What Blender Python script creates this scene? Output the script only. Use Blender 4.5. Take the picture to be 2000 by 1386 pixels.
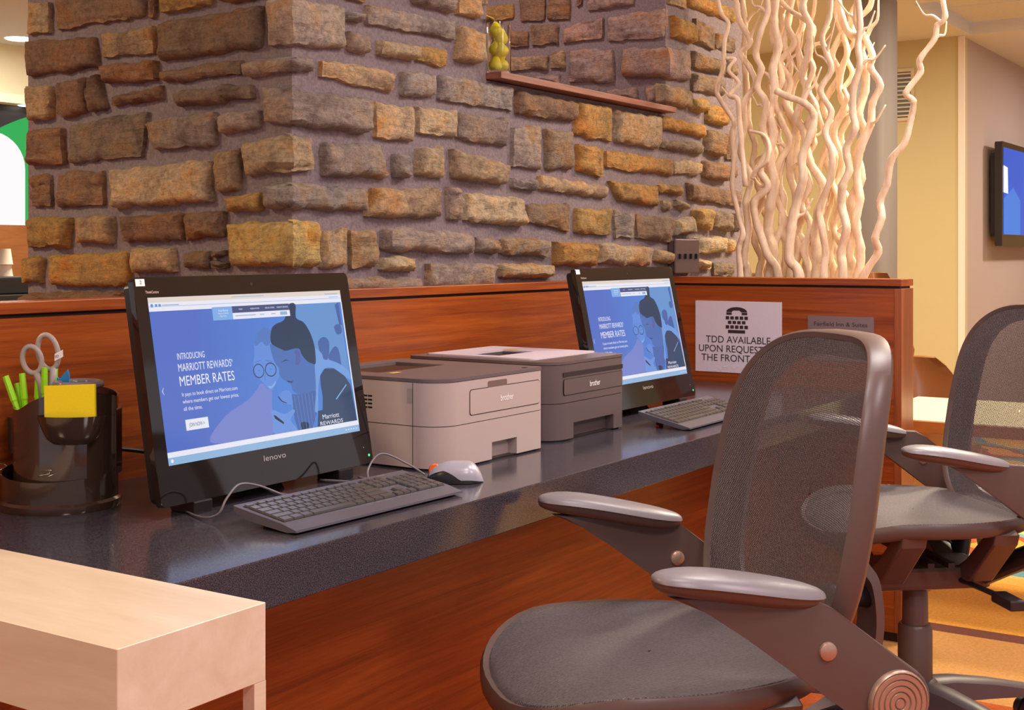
import bpy, bmesh, math, random
from mathutils import Vector, Matrix, noise
from math import sin, cos, pi, radians as R

# ------------------------------------------------------------------ camera, world, lights
sc = bpy.context.scene
for o in list(bpy.data.objects): bpy.data.objects.remove(o)
COL = sc.collection
cam_d = bpy.data.cameras.new('camera'); cam = bpy.data.objects.new('camera', cam_d); COL.objects.link(cam)
cam.location = (0, 0, 1.165); cam.rotation_euler = (R(90), 0, R(33.3-90))
cam_d.sensor_width = 36; cam_d.lens = 2560/2000*36; cam_d.shift_y = -203/2000; cam_d.clip_start = .05
sc.camera = cam
sc.view_settings.view_transform = 'Standard'; sc.view_settings.look = 'None'
sc.view_settings.gamma = 1; sc.view_settings.use_curve_mapping = False
sc.view_settings.exposure = 0.0
W = bpy.data.worlds.new('world'); sc.world = W; W.use_nodes = True
W.node_tree.nodes['Background'].inputs[0].default_value = (1.0, .89, .92, 1)
W.node_tree.nodes['Background'].inputs[1].default_value = 0.62
def area(name, loc, size, power, col=(1, .84, .68), rot=(0, 0, 0)):
    l = bpy.data.lights.new(name, 'AREA'); l.shape = 'DISK'; l.size = size; l.energy = power; l.color = col
    o = bpy.data.objects.new(name, l); COL.objects.link(o); o.location = loc; o.rotation_euler = rot
    return o
NEU = (1, .92, .90)  # the area lamps below are unseen, placed and tuned for surface brightness
area('unseen_ceiling_lamp', (1.3, .45, 2.42), .55, 15, NEU)
area('unseen_ceiling_lamp', (2.6, .65, 2.42), .55, 21, NEU)
area('unseen_ceiling_lamp', (3.7, .35, 2.42), .5, 20, NEU)
area('unseen_ceiling_lamp', (.2, -.6, 2.42), .60, 34, (1, .90, .94))
area('unseen_ceiling_lamp', (2.0, -1.2, 2.42), .60, 36, (1, .89, .95))
area('unseen_ceiling_lamp', (-.6, 1.9, 2.42), .40, 17, (1, .78, .42))  # added to brighten the sides that face left
area('unseen_ceiling_lamp', (.5, 3.4, 2.42), .40, 46, (1, .80, .50))  # added to brighten the left face of the stone pier
area('unseen_ceiling_lamp', (3.42, 2.5, 2.42), .16, 7, (1, .78, .72))
area('unseen_ceiling_lamp', (4.40, .95, 2.42), .25, 40, (1, .82, .64))  # added overhead to brighten the branches and the carpet
area('unseen_ceiling_lamp', (5.6, .9, 2.42), .3, 75, (1, .84, .60))
area('unseen_ceiling_lamp', (6.3, 2.9, 2.42), .3, 34, (1, .92, .70))
area('unseen_ceiling_lamp', (9.2, .6, 2.42), .3, 50, (1, .86, .80))
area('unseen_ceiling_lamp', (7.4, 1.0, 2.50), .3, 12, (1, .86, .78))
area('unseen_ceiling_lamp', (4.6, 5.9, 2.42), .5, 75, (1, .90, .72))

# ------------------------------------------------------------------ helpers
MATS = {}
def nodes(name):
    m = bpy.data.materials.new(name); m.use_nodes = True; MATS[name] = m
    nt = m.node_tree; b = nt.nodes['Principled BSDF']
    return m, nt, b
def add(nt, kind, **kw):
    n = nt.nodes.new(kind)
    for k, v in kw.items():
        if k.startswith('i_'):
            n.inputs[k[2:].replace('_', ' ')].default_value = v
        else: setattr(n, k, v)
    return n
def col4(c): return (c[0], c[1], c[2], 1)
def ramp(nt, stops, interp='LINEAR'):
    r = nt.nodes.new('ShaderNodeValToRGB'); r.color_ramp.interpolation = interp
    e = r.color_ramp.elements
    while len(e) < len(stops): e.new(.5)
    for x, (p, c) in zip(e, stops): x.position = p; x.color = col4(c)
    return r
def plain(name, c, rough=.5, metal=0., spec=.5, bump=0., bscale=400., var=0., coat=0.):
    m, nt, b = nodes(name); b.inputs['Base Color'].default_value = col4(c)
    b.inputs['Roughness'].default_value = rough; b.inputs['Metallic'].default_value = metal
    b.inputs['Specular IOR Level'].default_value = spec
    if coat: b.inputs['Coat Weight'].default_value = coat; b.inputs['Coat Roughness'].default_value = .05
    tc = add(nt, 'ShaderNodeTexCoord')
    n = add(nt, 'ShaderNodeTexNoise', i_Scale=bscale, i_Detail=3.); nt.links.new(tc.outputs['Object'], n.inputs['Vector'])
    v = max(var, .03)
    r = ramp(nt, [(.3, [x*(1-v) for x in c]), (.7, [min(1, x*(1+v)) for x in c])])
    nt.links.new(n.outputs['Fac'], r.inputs[0]); nt.links.new(r.outputs[0], b.inputs['Base Color'])
    if bump:
        bp = add(nt, 'ShaderNodeBump', i_Strength=bump, i_Distance=.002)
        nt.links.new(n.outputs['Fac'], bp.inputs['Height']); nt.links.new(bp.outputs[0], b.inputs['Normal'])
    return m
def wood(name, c1, c2, scale, rough=.35, bump=.08, coat=.0):
    m, nt, b = nodes(name); b.inputs['Roughness'].default_value = rough
    if coat: b.inputs['Coat Weight'].default_value = coat; b.inputs['Coat Roughness'].default_value = .15
    tc = add(nt, 'ShaderNodeTexCoord'); mp = add(nt, 'ShaderNodeMapping'); mp.inputs['Scale'].default_value = scale
    nt.links.new(tc.outputs['Object'], mp.inputs['Vector'])
    n1 = add(nt, 'ShaderNodeTexNoise', i_Scale=1., i_Detail=6., i_Roughness=.65, i_Distortion=.6)
    nt.links.new(mp.outputs[0], n1.inputs['Vector'])
    n2 = add(nt, 'ShaderNodeTexNoise', i_Scale=7., i_Detail=3., i_Roughness=.7); nt.links.new(mp.outputs[0], n2.inputs['Vector'])
    mx = add(nt, 'ShaderNodeMath', operation='MULTIPLY_ADD'); mx.inputs[1].default_value = .35
    nt.links.new(n2.outputs['Fac'], mx.inputs[0]); nt.links.new(n1.outputs['Fac'], mx.inputs[2])
    r = ramp(nt, [(.48, c1), (.88, c2)]); nt.links.new(mx.outputs[0], r.inputs[0])
    nt.links.new(r.outputs[0], b.inputs['Base Color'])
    bp = add(nt, 'ShaderNodeBump', i_Strength=bump, i_Distance=.001); nt.links.new(n2.outputs['Fac'], bp.inputs['Height'])
    nt.links.new(bp.outputs[0], b.inputs['Normal'])
    return m
def emit(name, c, s=1.):
    m, nt, b = nodes(name); b.inputs['Base Color'].default_value = (0, 0, 0, 1); b.inputs['Roughness'].default_value = .12
    b.inputs['Emission Color'].default_value = col4(c); b.inputs['Emission Strength'].default_value = s
    return m

def link(name, me, mat, parent=None, smooth=False):
    o = bpy.data.objects.new(name, me); COL.objects.link(o)
    if mat is not None and not me.materials: me.materials.append(mat)
    if smooth:
        me.polygons.foreach_set('use_smooth', [True]*len(me.polygons))
    if parent is not None: o.parent = parent
    return o
def frombm(name, bm, mat, parent=None, smooth=False, angle=None):
    me = bpy.data.meshes.new(name); bmesh.ops.recalc_face_normals(bm, faces=bm.faces[:]); bm.to_mesh(me); bm.free()
    o = link(name, me, mat, parent, smooth)
    if smooth and angle: me.set_sharp_from_angle(angle=R(angle))
    return o
def pyd(name, v, f, mat, parent=None, smooth=False, angle=None):
    bm = bmesh.new(); vs = [bm.verts.new(p) for p in v]
    for q in f:
        try: bm.faces.new([vs[i] for i in q])
        except ValueError: pass
    return frombm(name, bm, mat, parent, smooth, angle)
def bbox(bm, x0, x1, y0, y1, z0, z1, bev=0, seg=2):
    vs = [bm.verts.new((x, y, z)) for x in (x0, x1) for y in (y0, y1) for z in (z0, z1)]
    fs = [bm.faces.new([vs[i] for i in q]) for q in ((0,1,3,2),(4,6,7,5),(0,4,5,1),(2,3,7,6),(0,2,6,4),(1,5,7,3))]
    if bev:
        es = list({e for f in fs for e in f.edges})
        bmesh.ops.bevel(bm, geom=es, offset=bev, segments=seg, affect='EDGES', profile=.5)
    return fs
def box(name, a, mat, parent=None, bev=0., seg=2):
    bm = bmesh.new(); bbox(bm, *a, bev=bev, seg=seg)
    return frombm(name, bm, mat, parent, smooth=bev > 0, angle=18 if bev else None)
def prism(name, pts, axis, a, b, mat, parent=None, bev=0., seg=2, smooth=True):
    """pts: 2D outline; axis 'x': pts=(y,z); 'y': (x,z); 'z': (x,y); extruded a..b"""
    bm = bmesh.new()
    f3 = {'x': lambda p, t: (t, p[0], p[1]), 'y': lambda p, t: (p[0], t, p[1]), 'z': lambda p, t: (p[0], p[1], t)}[axis]
    A = [bm.verts.new(f3(p, a)) for p in pts]; B = [bm.verts.new(f3(p, b)) for p in pts]
    n = len(pts); c1 = bm.faces.new(A); c2 = bm.faces.new(B[::-1])
    for i in range(n): bm.faces.new((A[i], B[i], B[(i+1) % n], A[(i+1) % n]))
    if bev:
        es = list(c1.edges)+list(c2.edges)
        bmesh.ops.bevel(bm, geom=es, offset=bev, segments=seg, affect='EDGES', profile=.5)
    return frombm(name, bm, mat, parent, smooth=smooth, angle=18)
def rrect(x0, x1, y0, y1, r, n=5):
    out = []
    for cx, cy, a0 in ((x1-r, y1-r, 0), (x0+r, y1-r, 90), (x0+r, y0+r, 180), (x1-r, y0+r, 270)):
        for i in range(n+1):
            a = R(a0+90*i/n); out.append((cx+r*cos(a), cy+r*sin(a)))
    return out
def frame_at(d):
    d = d.normalized(); up = Vector((0, 0, 1)) if abs(d.z) < .95 else Vector((1, 0, 0))
    a = d.cross(up).normalized(); return a, d.cross(a).normalized()
def tube_bm(bm, pts, rad, n=8, closed=False):
    P = [Vector(p) for p in pts]; m = len(P); rings = []
    rad = rad if isinstance(rad, (list, tuple)) else [rad]*m
    pa = None
    for i in range(m):
        d = (P[(i+1) % m]-P[i-1]) if closed else (P[min(i+1, m-1)]-P[max(i-1, 0)])
        if pa is None: a, b = frame_at(d)
        else:
            dd = d.normalized(); a = (pa-dd*pa.dot(dd)).normalized(); b = dd.cross(a)
        pa = a
        rings.append([bm.verts.new(P[i]+(a*cos(2*pi*k/n)+b*sin(2*pi*k/n))*rad[i]) for k in range(n)])
    for i in range(m if closed else m-1):
        q, w = rings[i], rings[(i+1) % m]
        for k in range(n): bm.faces.new((q[k], q[(k+1) % n], w[(k+1) % n], w[k]))
    if not closed:
        bm.faces.new(rings[0][::-1]); bm.faces.new(rings[-1])
def tube(name, pts, rad, mat, parent=None, n=8, closed=False):
    bm = bmesh.new(); tube_bm(bm, pts, rad, n, closed); return frombm(name, bm, mat, parent, smooth=True)
def spline(pts, k=6):
    """Catmull-Rom through pts"""
    P = [Vector(p) for p in pts]; P = [P[0]*2-P[1]]+P+[P[-1]*2-P[-2]]; out = []
    for i in range(1, len(P)-2):
        for j in range(k):
            t = j/k; a, b, c, d = P[i-1], P[i], P[i+1], P[i+2]
            out.append(.5*((2*b)+(c-a)*t+(2*a-5*b+4*c-d)*t*t+(3*b-a-3*c+d)*t**3))
    out.append(P[-2]); return out
def lathe(name, prof, mat, parent=None, n=32, loc=(0, 0, 0), closed=False, angle=40):
    bm = bmesh.new(); rings = []
    for r, z in prof:
        rings.append([bm.verts.new((loc[0]+r*cos(2*pi*k/n), loc[1]+r*sin(2*pi*k/n), loc[2]+z)) for k in range(n)] if r > 1e-6 else [bm.verts.new((loc[0], loc[1], loc[2]+z))])
    m = len(rings)
    for i in range(m if closed else m-1):
        q, w = rings[i], rings[(i+1) % m]
        for k in range(n):
            a = q[k % len(q)]; b = q[(k+1) % len(q)]; c = w[(k+1) % len(w)]; d = w[k % len(w)]
            l = []
            for x in (a, b, c, d):
                if x not in l: l.append(x)
            if len(l) > 2:
                try: bm.faces.new(l)
                except ValueError: pass
    return frombm(name, bm, mat, parent, smooth=True, angle=angle)
def loft(name, rings, mat, parent=None, cap=True, angle=40, close_ring=True):
    bm = bmesh.new(); V = [[bm.verts.new(p) for p in r] for r in rings]; n = len(V[0])
    for q, w in zip(V, V[1:]):
        for k in range(n if close_ring else n-1): bm.faces.new((q[k], q[(k+1) % n], w[(k+1) % n], w[k]))
    if cap:
        bm.faces.new(V[0][::-1]); bm.faces.new(V[-1])
    return frombm(name, bm, mat, parent, smooth=True, angle=angle)

def tag(o, label, cat, group=None):
    o['label'] = label; o['category'] = cat
    if group: o['group'] = group
    return o
def thing(name, label, cat, loc=(0, 0, 0), rz=0, group=None):
    o = bpy.data.objects.new(name, None); COL.objects.link(o); o.location = loc; o.rotation_euler = (0, 0, rz)
    o.empty_display_size = .05
    return tag(o, label, cat, group)
def struct(o): o['kind'] = 'structure'; return o
def copy_tree(o, parent=None, skip=()):
    c = o.copy(); COL.objects.link(c); c.parent = parent
    for ch in list(o.children):
        if ch.name.split('.')[0] not in skip: copy_tree(ch, c, skip)
    return c
class Plane:
    """a flat sheet: origin, right vector, up vector, normal; prints go on it"""
    def __init__(s, o, a, b): s.o, s.a, s.b = Vector(o), Vector(a), Vector(b); s.n = s.a.cross(s.b).normalized()
    def p(s, x, y, d=0): return s.o+s.a*x+s.b*y+s.n*d
_tc = [0]
def text(name, body, pl, x, y, size, mat, parent=None, sx=1., align='LEFT', d=.0006, shear=0., space=1., width=None, ext=0.):
    cu = bpy.data.curves.new('t', 'FONT'); cu.body = body; cu.align_x = align; cu.size = 1.; cu.resolution_u = 3
    cu.space_character = space; cu.shear = shear
    ob = bpy.data.objects.new('t', cu); COL.objects.link(ob)
    me = bpy.data.meshes.new_from_object(ob.evaluated_get(bpy.context.evaluated_depsgraph_get()))
    bpy.data.objects.remove(ob); bpy.data.curves.remove(cu)
    xs = [v.co.x for v in me.vertices]
    if width: sx = width/((max(xs)-min(xs))*size)
    for v in me.vertices: v.co = pl.p(x+v.co.x*size*sx, y+v.co.y*size, d)
    me.name = name
    return link(name, me, mat, parent)
def polys(name, lst, pl, mat, parent=None, d=.0004, weld=False, stuff=False):
    """flat print: one object per shape unless welded into one"""
    o = None
    for grp in ([lst] if weld or stuff else [[q] for q in lst]):
        bm = bmesh.new()
        for pts in grp: bm.faces.new([bm.verts.new(pl.p(x, y, d)) for x, y in pts])
        if weld: bmesh.ops.remove_doubles(bm, verts=bm.verts[:], dist=1e-6)
        bmesh.ops.triangulate(bm, faces=bm.faces[:])
        me = bpy.data.meshes.new(name); bm.to_mesh(me); bm.free(); o = link(name, me, mat, parent)
        if stuff: o['kind'] = 'stuff'
    return o
def ell(cx, cy, rx, ry, n=20, a0=0, a1=360): return [(cx+rx*cos(R(a0+(a1-a0)*i/n)), cy+ry*sin(R(a0+(a1-a0)*i/n))) for i in range(n if a1-a0 == 360 else n+1)]
def ring2(cx, cy, rx, ry, w, n=22):
    o = []
    for i in range(n):
        a, b = 2*pi*i/n, 2*pi*(i+1)/n
        o.append([(cx+rx*cos(a), cy+ry*sin(a)), (cx+rx*cos(b), cy+ry*sin(b)), (cx+(rx-w)*cos(b), cy+(ry-w)*sin(b)), (cx+(rx-w)*cos(a), cy+(ry-w)*sin(a))])
    return o

# ------------------------------------------------------------------ materials
cherry_x = wood('cherry_veneer_x', (.18, .028, .0035), (.40, .088, .010), (1.8, 18, 55), .36, .06, .12)
cherry_y = wood('cherry_veneer_y', (.18, .028, .0035), (.40, .088, .010), (18, 1.8, 55), .36, .06, .12)
cherry_z = wood('cherry_veneer_z', (.18, .04, .012), (.34, .09, .024), (22, 22, 1.5), .36, .06, .12)
cherry_d = plain('groove_dark', (.02, .006, .003), .6)
mantel_w = wood('sill_wood', (.17, .062, .036), (.32, .125, .078), (1.5, 14, 30), .5, .08)
maple = wood('pale_maple', (.62, .49, .34), (.72, .60, .45), (14, 2.2, 14), .42, .03, .1)
maple_x = wood('pale_maple_x', (.62, .49, .34), (.72, .60, .45), (2.2, 14, 14), .42, .03, .1)
orange_wood = wood('honey_wood', (.36, .12, .02), (.48, .18, .035), (3, 3, 14), .4, .04, .2)
black_gloss = plain('black_gloss', (.010, .007, .006), .06, 0, .5, coat=.6)
black_sat = plain('black_satin', (.014, .011, .011), .35)
white_p = plain('white_print', (.78, .74, .74), .5)
grey_text = plain('grey_print', (.40, .37, .36), .4)
def granite():
    m, nt, b = nodes('dark_granite'); tc = add(nt, 'ShaderNodeTexCoord')
    v = add(nt, 'ShaderNodeTexNoise', i_Scale=700., i_Detail=2., i_Roughness=.7); nt.links.new(tc.outputs['Object'], v.inputs['Vector'])
    w = add(nt, 'ShaderNodeTexVoronoi', i_Scale=260.); nt.links.new(tc.outputs['Object'], w.inputs['Vector'])
    r = ramp(nt, [(.36, (.010, .009, .012)), (.50, (.038, .033, .041)), (.64, (.105, .094, .115))]); nt.links.new(v.outputs['Fac'], r.inputs[0])
    r2 = ramp(nt, [(.0, (.55, .5, .55)), (.12, (0, 0, 0))]); nt.links.new(w.outputs['Distance'], r2.inputs[0])
    mx = add(nt, 'ShaderNodeMix', data_type='RGBA', blend_type='ADD'); mx.inputs['Factor'].default_value = .05
    nt.links.new(r.outputs[0], mx.inputs[6]); nt.links.new(r2.outputs[0], mx.inputs[7]); nt.links.new(mx.outputs[2], b.inputs['Base Color'])
    b.inputs['Roughness'].default_value = .15; b.inputs['Specular IOR Level'].default_value = .6
    return m
granite_m = granite()
def stone_mat():
    m, nt, b = nodes('ledge_stone'); oi = add(nt, 'ShaderNodeObjectInfo'); ge = add(nt, 'ShaderNodeNewGeometry')
    n1 = add(nt, 'ShaderNodeTexNoise', i_Scale=9., i_Detail=5., i_Roughness=.65); nt.links.new(ge.outputs['Position'], n1.inputs['Vector'])
    n2 = add(nt, 'ShaderNodeTexNoise', i_Scale=75., i_Detail=7., i_Roughness=.72); nt.links.new(ge.outputs['Position'], n2.inputs['Vector'])
    mp = add(nt, 'ShaderNodeMapping'); mp.inputs['Scale'].default_value = (16, 16, 70); nt.links.new(ge.outputs['Position'], mp.inputs['Vector'])
    n3 = add(nt, 'ShaderNodeTexNoise', i_Scale=1., i_Detail=6., i_Roughness=.7, i_Distortion=1.2); nt.links.new(mp.outputs[0], n3.inputs['Vector'])
    r1 = ramp(nt, [(.34, (.58, .54, .56)), (.48, (1, 1, 1)), (.57, (1.15, 1.02, .82)), (.68, (1.2, .78, .34))]); nt.links.new(n1.outputs['Fac'], r1.inputs[0])
    m1 = add(nt, 'ShaderNodeMix', data_type='RGBA', blend_type='MULTIPLY'); m1.inputs['Factor'].default_value = .9
    nt.links.new(oi.outputs['Color'], m1.inputs[6]); nt.links.new(r1.outputs[0], m1.inputs[7])
    r2 = ramp(nt, [(.28, (.42, .38, .36)), (.50, (1, 1, 1)), (.72, (1.5, 1.45, 1.4))]); nt.links.new(n2.outputs['Fac'], r2.inputs[0])
    m2 = add(nt, 'ShaderNodeMix', data_type='RGBA', blend_type='MULTIPLY'); m2.inputs['Factor'].default_value = .8
    nt.links.new(m1.outputs[2], m2.inputs[6]); nt.links.new(r2.outputs[0], m2.inputs[7])
    r3 = ramp(nt, [(.32, (.52, .46, .42)), (.48, (1, 1, 1))]); nt.links.new(n3.outputs['Fac'], r3.inputs[0])
    m3 = add(nt, 'ShaderNodeMix', data_type='RGBA', blend_type='MULTIPLY'); m3.inputs['Factor'].default_value = .6
    nt.links.new(m2.outputs[2], m3.inputs[6]); nt.links.new(r3.outputs[0], m3.inputs[7])
    nt.links.new(m3.outputs[2], b.inputs['Base Color']); b.inputs['Roughness'].default_value = .85
    ad = add(nt, 'ShaderNodeMath', operation='ADD'); nt.links.new(n2.outputs['Fac'], ad.inputs[0]); nt.links.new(n3.outputs['Fac'], ad.inputs[1])
    bp = add(nt, 'ShaderNodeBump', i_Strength=1.0, i_Distance=.011); nt.links.new(ad.outputs[0], bp.inputs['Height']); nt.links.new(bp.outputs[0], b.inputs['Normal'])
    return m
stone_m = stone_mat()
mortar_m = plain('mortar', (.190, .146, .152), .95, bump=1.0, bscale=140, var=.22)

# ------------------------------------------------------------------ the setting
def carpet():
    m, nt, b = nodes('patterned_carpet'); ge = add(nt, 'ShaderNodeNewGeometry'); sp = add(nt, 'ShaderNodeSeparateXYZ')
    n = add(nt, 'ShaderNodeTexNoise', i_Scale=1.6, i_Detail=2.); nt.links.new(ge.outputs['Position'], n.inputs['Vector'])
    nt.links.new(ge.outputs['Position'], sp.inputs[0])
    f = add(nt, 'ShaderNodeTexNoise', i_Scale=90., i_Detail=5., i_Roughness=.8); nt.links.new(ge.outputs['Position'], f.inputs['Vector'])
    # bands across x: ochre, brown strip, orange field with teal and rust sweeps
    w = add(nt, 'ShaderNodeMath', operation='MULTIPLY_ADD'); w.inputs[1].default_value = 1.1; nt.links.new(n.outputs['Fac'], w.inputs[0])
    ym = add(nt, 'ShaderNodeMath', operation='MULTIPLY_ADD'); ym.inputs[1].default_value = -.8
    nt.links.new(sp.outputs[1], ym.inputs[0]); nt.links.new(sp.outputs[0], ym.inputs[2]); nt.links.new(ym.outputs[0], w.inputs[2])
    fr = add(nt, 'ShaderNodeMath', operation='PINGPONG'); fr.inputs[1].default_value = 1.0; nt.links.new(w.outputs[0], fr.inputs[0])
    pat = ramp(nt, [(0, (.85, .40, .05)), (.42, (.88, .50, .09)), (.64, (.86, .56, .18)), (.72, (.16, .40, .44)), (.82, (.42, .09, .015)), (.92, (.85, .38, .05))], 'CONSTANT')
    nt.links.new(fr.outputs[0], pat.inputs[0])
    mr = add(nt, 'ShaderNodeMapRange'); mr.inputs[1].default_value = 2.; mr.inputs[2].default_value = 6.; nt.links.new(sp.outputs[0], mr.inputs[0])
    near = ramp(nt, [(0, (.52, .10, .012)), (.375, (.60, .30, .08)), (.519, (.17, .055, .03)), (.540, (0, 0, 0))], 'CONSTANT'); nt.links.new(mr.outputs[0], near.inputs[0])
    gt = add(nt, 'ShaderNodeMath', operation='GREATER_THAN'); gt.inputs[1].default_value = 4.16; nt.links.new(sp.outputs[0], gt.inputs[0])
    mx = add(nt, 'ShaderNodeMix', data_type='RGBA'); nt.links.new(gt.outputs[0], mx.inputs['Factor']); nt.links.new(near.outputs[0], mx.inputs[6]); nt.links.new(pat.outputs[0], mx.inputs[7])
    rr = ramp(nt, [(.25, (.62, .6, .58)), (.6, (1.1, 1.1, 1.1))]); nt.links.new(f.outputs['Fac'], rr.inputs[0])
    m2 = add(nt, 'ShaderNodeMix', data_type='RGBA', blend_type='MULTIPLY'); m2.inputs['Factor'].default_value = .8
    nt.links.new(mx.outputs[2], m2.inputs[6]); nt.links.new(rr.outputs[0], m2.inputs[7]); nt.links.new(m2.outputs[2], b.inputs['Base Color'])
    b.inputs['Roughness'].default_value = .95
    bp = add(nt, 'ShaderNodeBump', i_Strength=.8, i_Distance=.006); nt.links.new(f.outputs['Fac'], bp.inputs['Height']); nt.links.new(bp.outputs[0], b.inputs['Normal'])
    return m
struct(box('floor', (-3, 13, -4, 9, -.06, 0), carpet()))
ceil_m = plain('ceiling_paint', (.66, .68, .72), .9, bump=.05)
tile_m = plain('ceiling_tile', (.60, .62, .66), .95, bump=.3, bscale=60, var=.05)
ZC = 2.45
ceil = struct(pyd('ceiling', *(lambda q: ([p for p in q], [(0, 1, 5, 4), (1, 2, 6, 5), (2, 3, 7, 6), (3, 0, 4, 7), (4, 5, 9, 8), (5, 6, 10, 9), (6, 7, 11, 10), (7, 4, 8, 11)]))(
    [(-3, -4, ZC), (13, -4, ZC), (13, 9, ZC), (-3, 9, ZC), (6.85, -1.6, ZC), (8.0, -1.6, ZC), (8.0, 2.0, ZC), (6.85, 2.0, ZC),
     (6.85, -1.6, ZC+.075), (8.0, -1.6, ZC+.075), (8.0, 2.0, ZC+.075), (6.85, 2.0, ZC+.075)]), ceil_m))
for i in range(2):
    for j in range(6):
        box('ceiling_tile', (6.85+.575*i+.006, 6.85+.575*(i+1)-.006, -1.6+.6*j+.006, -1.0+.6*j-.006, ZC+.07, ZC+.085), tile_m, ceil)
wall_beige = plain('wall_beige', (.56, .48, .26), .85, bump=.05)
wall_mauve = plain('wall_mauve', (.46, .37, .32), .85, bump=.05)
wall_cream = plain('wall_cream', (.82, .76, .58), .8)
struct(box('wall_right', (8.025, 8.14, 2.05, 8, 0, ZC), wall_beige))
struct(box('wall_far', (8.14, 13, 2.05, 2.17, 0, ZC), wall_mauve))
struct(box('wall_end', (12.9, 13, -4, 2.05, 0, ZC), wall_beige))
struct(box('trim_1', (8.012, 8.032, 2.035, 2.075, 0, ZC), plain('trim_white', (.8, .72, .62), .6), bev=.004))
struct(box('wall_back', (-1, 8.025, 7.11, 7.2, 0, ZC), wall_cream))
struct(box('column_1', (6.30, 6.52, 1.97, 2.13, 0, ZC), plain('column_grey', (.21, .185, .17), .6), bev=.05, seg=4))

# ------------------------------------------------------------------ stone fireplace walls
XC, YS, XR = 2.139, 1.983, 3.957
YB = 2.897; XL2 = 2.894; XR2 = 4.60
STONES_L=[
([(2.875,1.803),(2.795,1.797),(2.794,1.712),(2.888,1.717)],'t'),
([(2.763,1.815),(2.447,1.791),(2.448,1.722),(2.771,1.719)],'d'),
([(2.433,1.774),(2.404,1.776),(2.41,1.712),(2.433,1.712)],'b'),
([(2.395,1.785),(2.22,1.78),(2.223,1.727),(2.384,1.72)],'o'),
([(2.207,1.764),(2.063,1.758),(2.07,1.723),(2.203,1.73)],'b'),
([(2.892,1.706),(2.624,1.693),(2.608,1.611),(2.884,1.608)],'b'),
([(2.6,1.698),(2.412,1.7),(2.411,1.63),(2.599,1.635)],'t'),
([(2.396,1.705),(2.06,1.713),(2.066,1.615),(2.389,1.611)],'d'),
([(2.585,1.619),(2.404,1.621),(2.402,1.566),(2.581,1.566)],'b'),
([(2.386,1.59),(2.126,1.601),(2.126,1.561),(2.384,1.558)],'d'),
([(2.886,1.59),(2.79,1.587),(2.786,1.497),(2.88,1.497)],'t'),
([(2.763,1.592),(2.65,1.595),(2.652,1.503),(2.763,1.498)],'b'),
([(2.644,1.597),(2.608,1.599),(2.577,1.511),(2.647,1.508)],'b'),
([(2.565,1.544),(2.384,1.559),(2.382,1.517),(2.563,1.516)],'b'),
([(2.337,1.537),(2.096,1.543),(2.086,1.501),(2.33,1.499)],'d'),
([(2.88,1.477),(2.744,1.477),(2.738,1.382),(2.879,1.382)],'b'),
([(2.713,1.485),(2.432,1.5),(2.454,1.387),(2.723,1.381)],'d'),
([(2.436,1.474),(2.207,1.486),(2.207,1.404),(2.41,1.399)],'g'),
([(2.193,1.479),(2.068,1.482),(2.068,1.437),(2.195,1.428)],'g'),
([(2.871,1.363),(2.796,1.363),(2.788,1.27),(2.869,1.274)],'b'),
([(2.771,1.364),(2.593,1.364),(2.591,1.272),(2.771,1.273)],'b'),
([(2.569,1.363),(2.227,1.376),(2.217,1.275),(2.557,1.266)],'l'),
([(2.214,1.39),(2.121,1.401),(2.132,1.302),(2.207,1.297)],'t'),
([(2.166,1.29),(2.06,1.298),(2.06,1.253),(2.166,1.25)],'o'),
([(2.886,1.252),(2.713,1.253),(2.721,1.171),(2.884,1.172)],'o'),
([(2.695,1.25),(2.557,1.253),(2.561,1.181),(2.693,1.18)],'t'),
([(2.53,1.249),(2.314,1.257),(2.312,1.188),(2.519,1.185)],'b'),
([(2.309,1.255),(2.176,1.26),(2.179,1.194),(2.308,1.19)],'b'),
([(2.91,1.149),(2.822,1.154),(2.83,1.083),(2.908,1.08)],'o'),
([(2.796,1.155),(2.5,1.163),(2.496,1.081),(2.788,1.074)],'o'),
([(2.49,1.171),(2.344,1.174),(2.338,1.114),(2.488,1.112)],'l'),
([(2.315,1.163),(2.227,1.168),(2.227,1.124),(2.312,1.122)],'d'),
([(2.223,1.168),(2.173,1.17),(2.176,1.151),(2.223,1.148)],'d'),
([(2.223,1.145),(2.169,1.147),(2.169,1.124),(2.223,1.122)],'d'),
([(2.899,1.058),(2.515,1.072),(2.515,1.037),(2.899,1.028)],'b'),
([(2.484,1.099),(2.169,1.11),(2.169,1.054),(2.484,1.042)],'b'),
]
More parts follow.
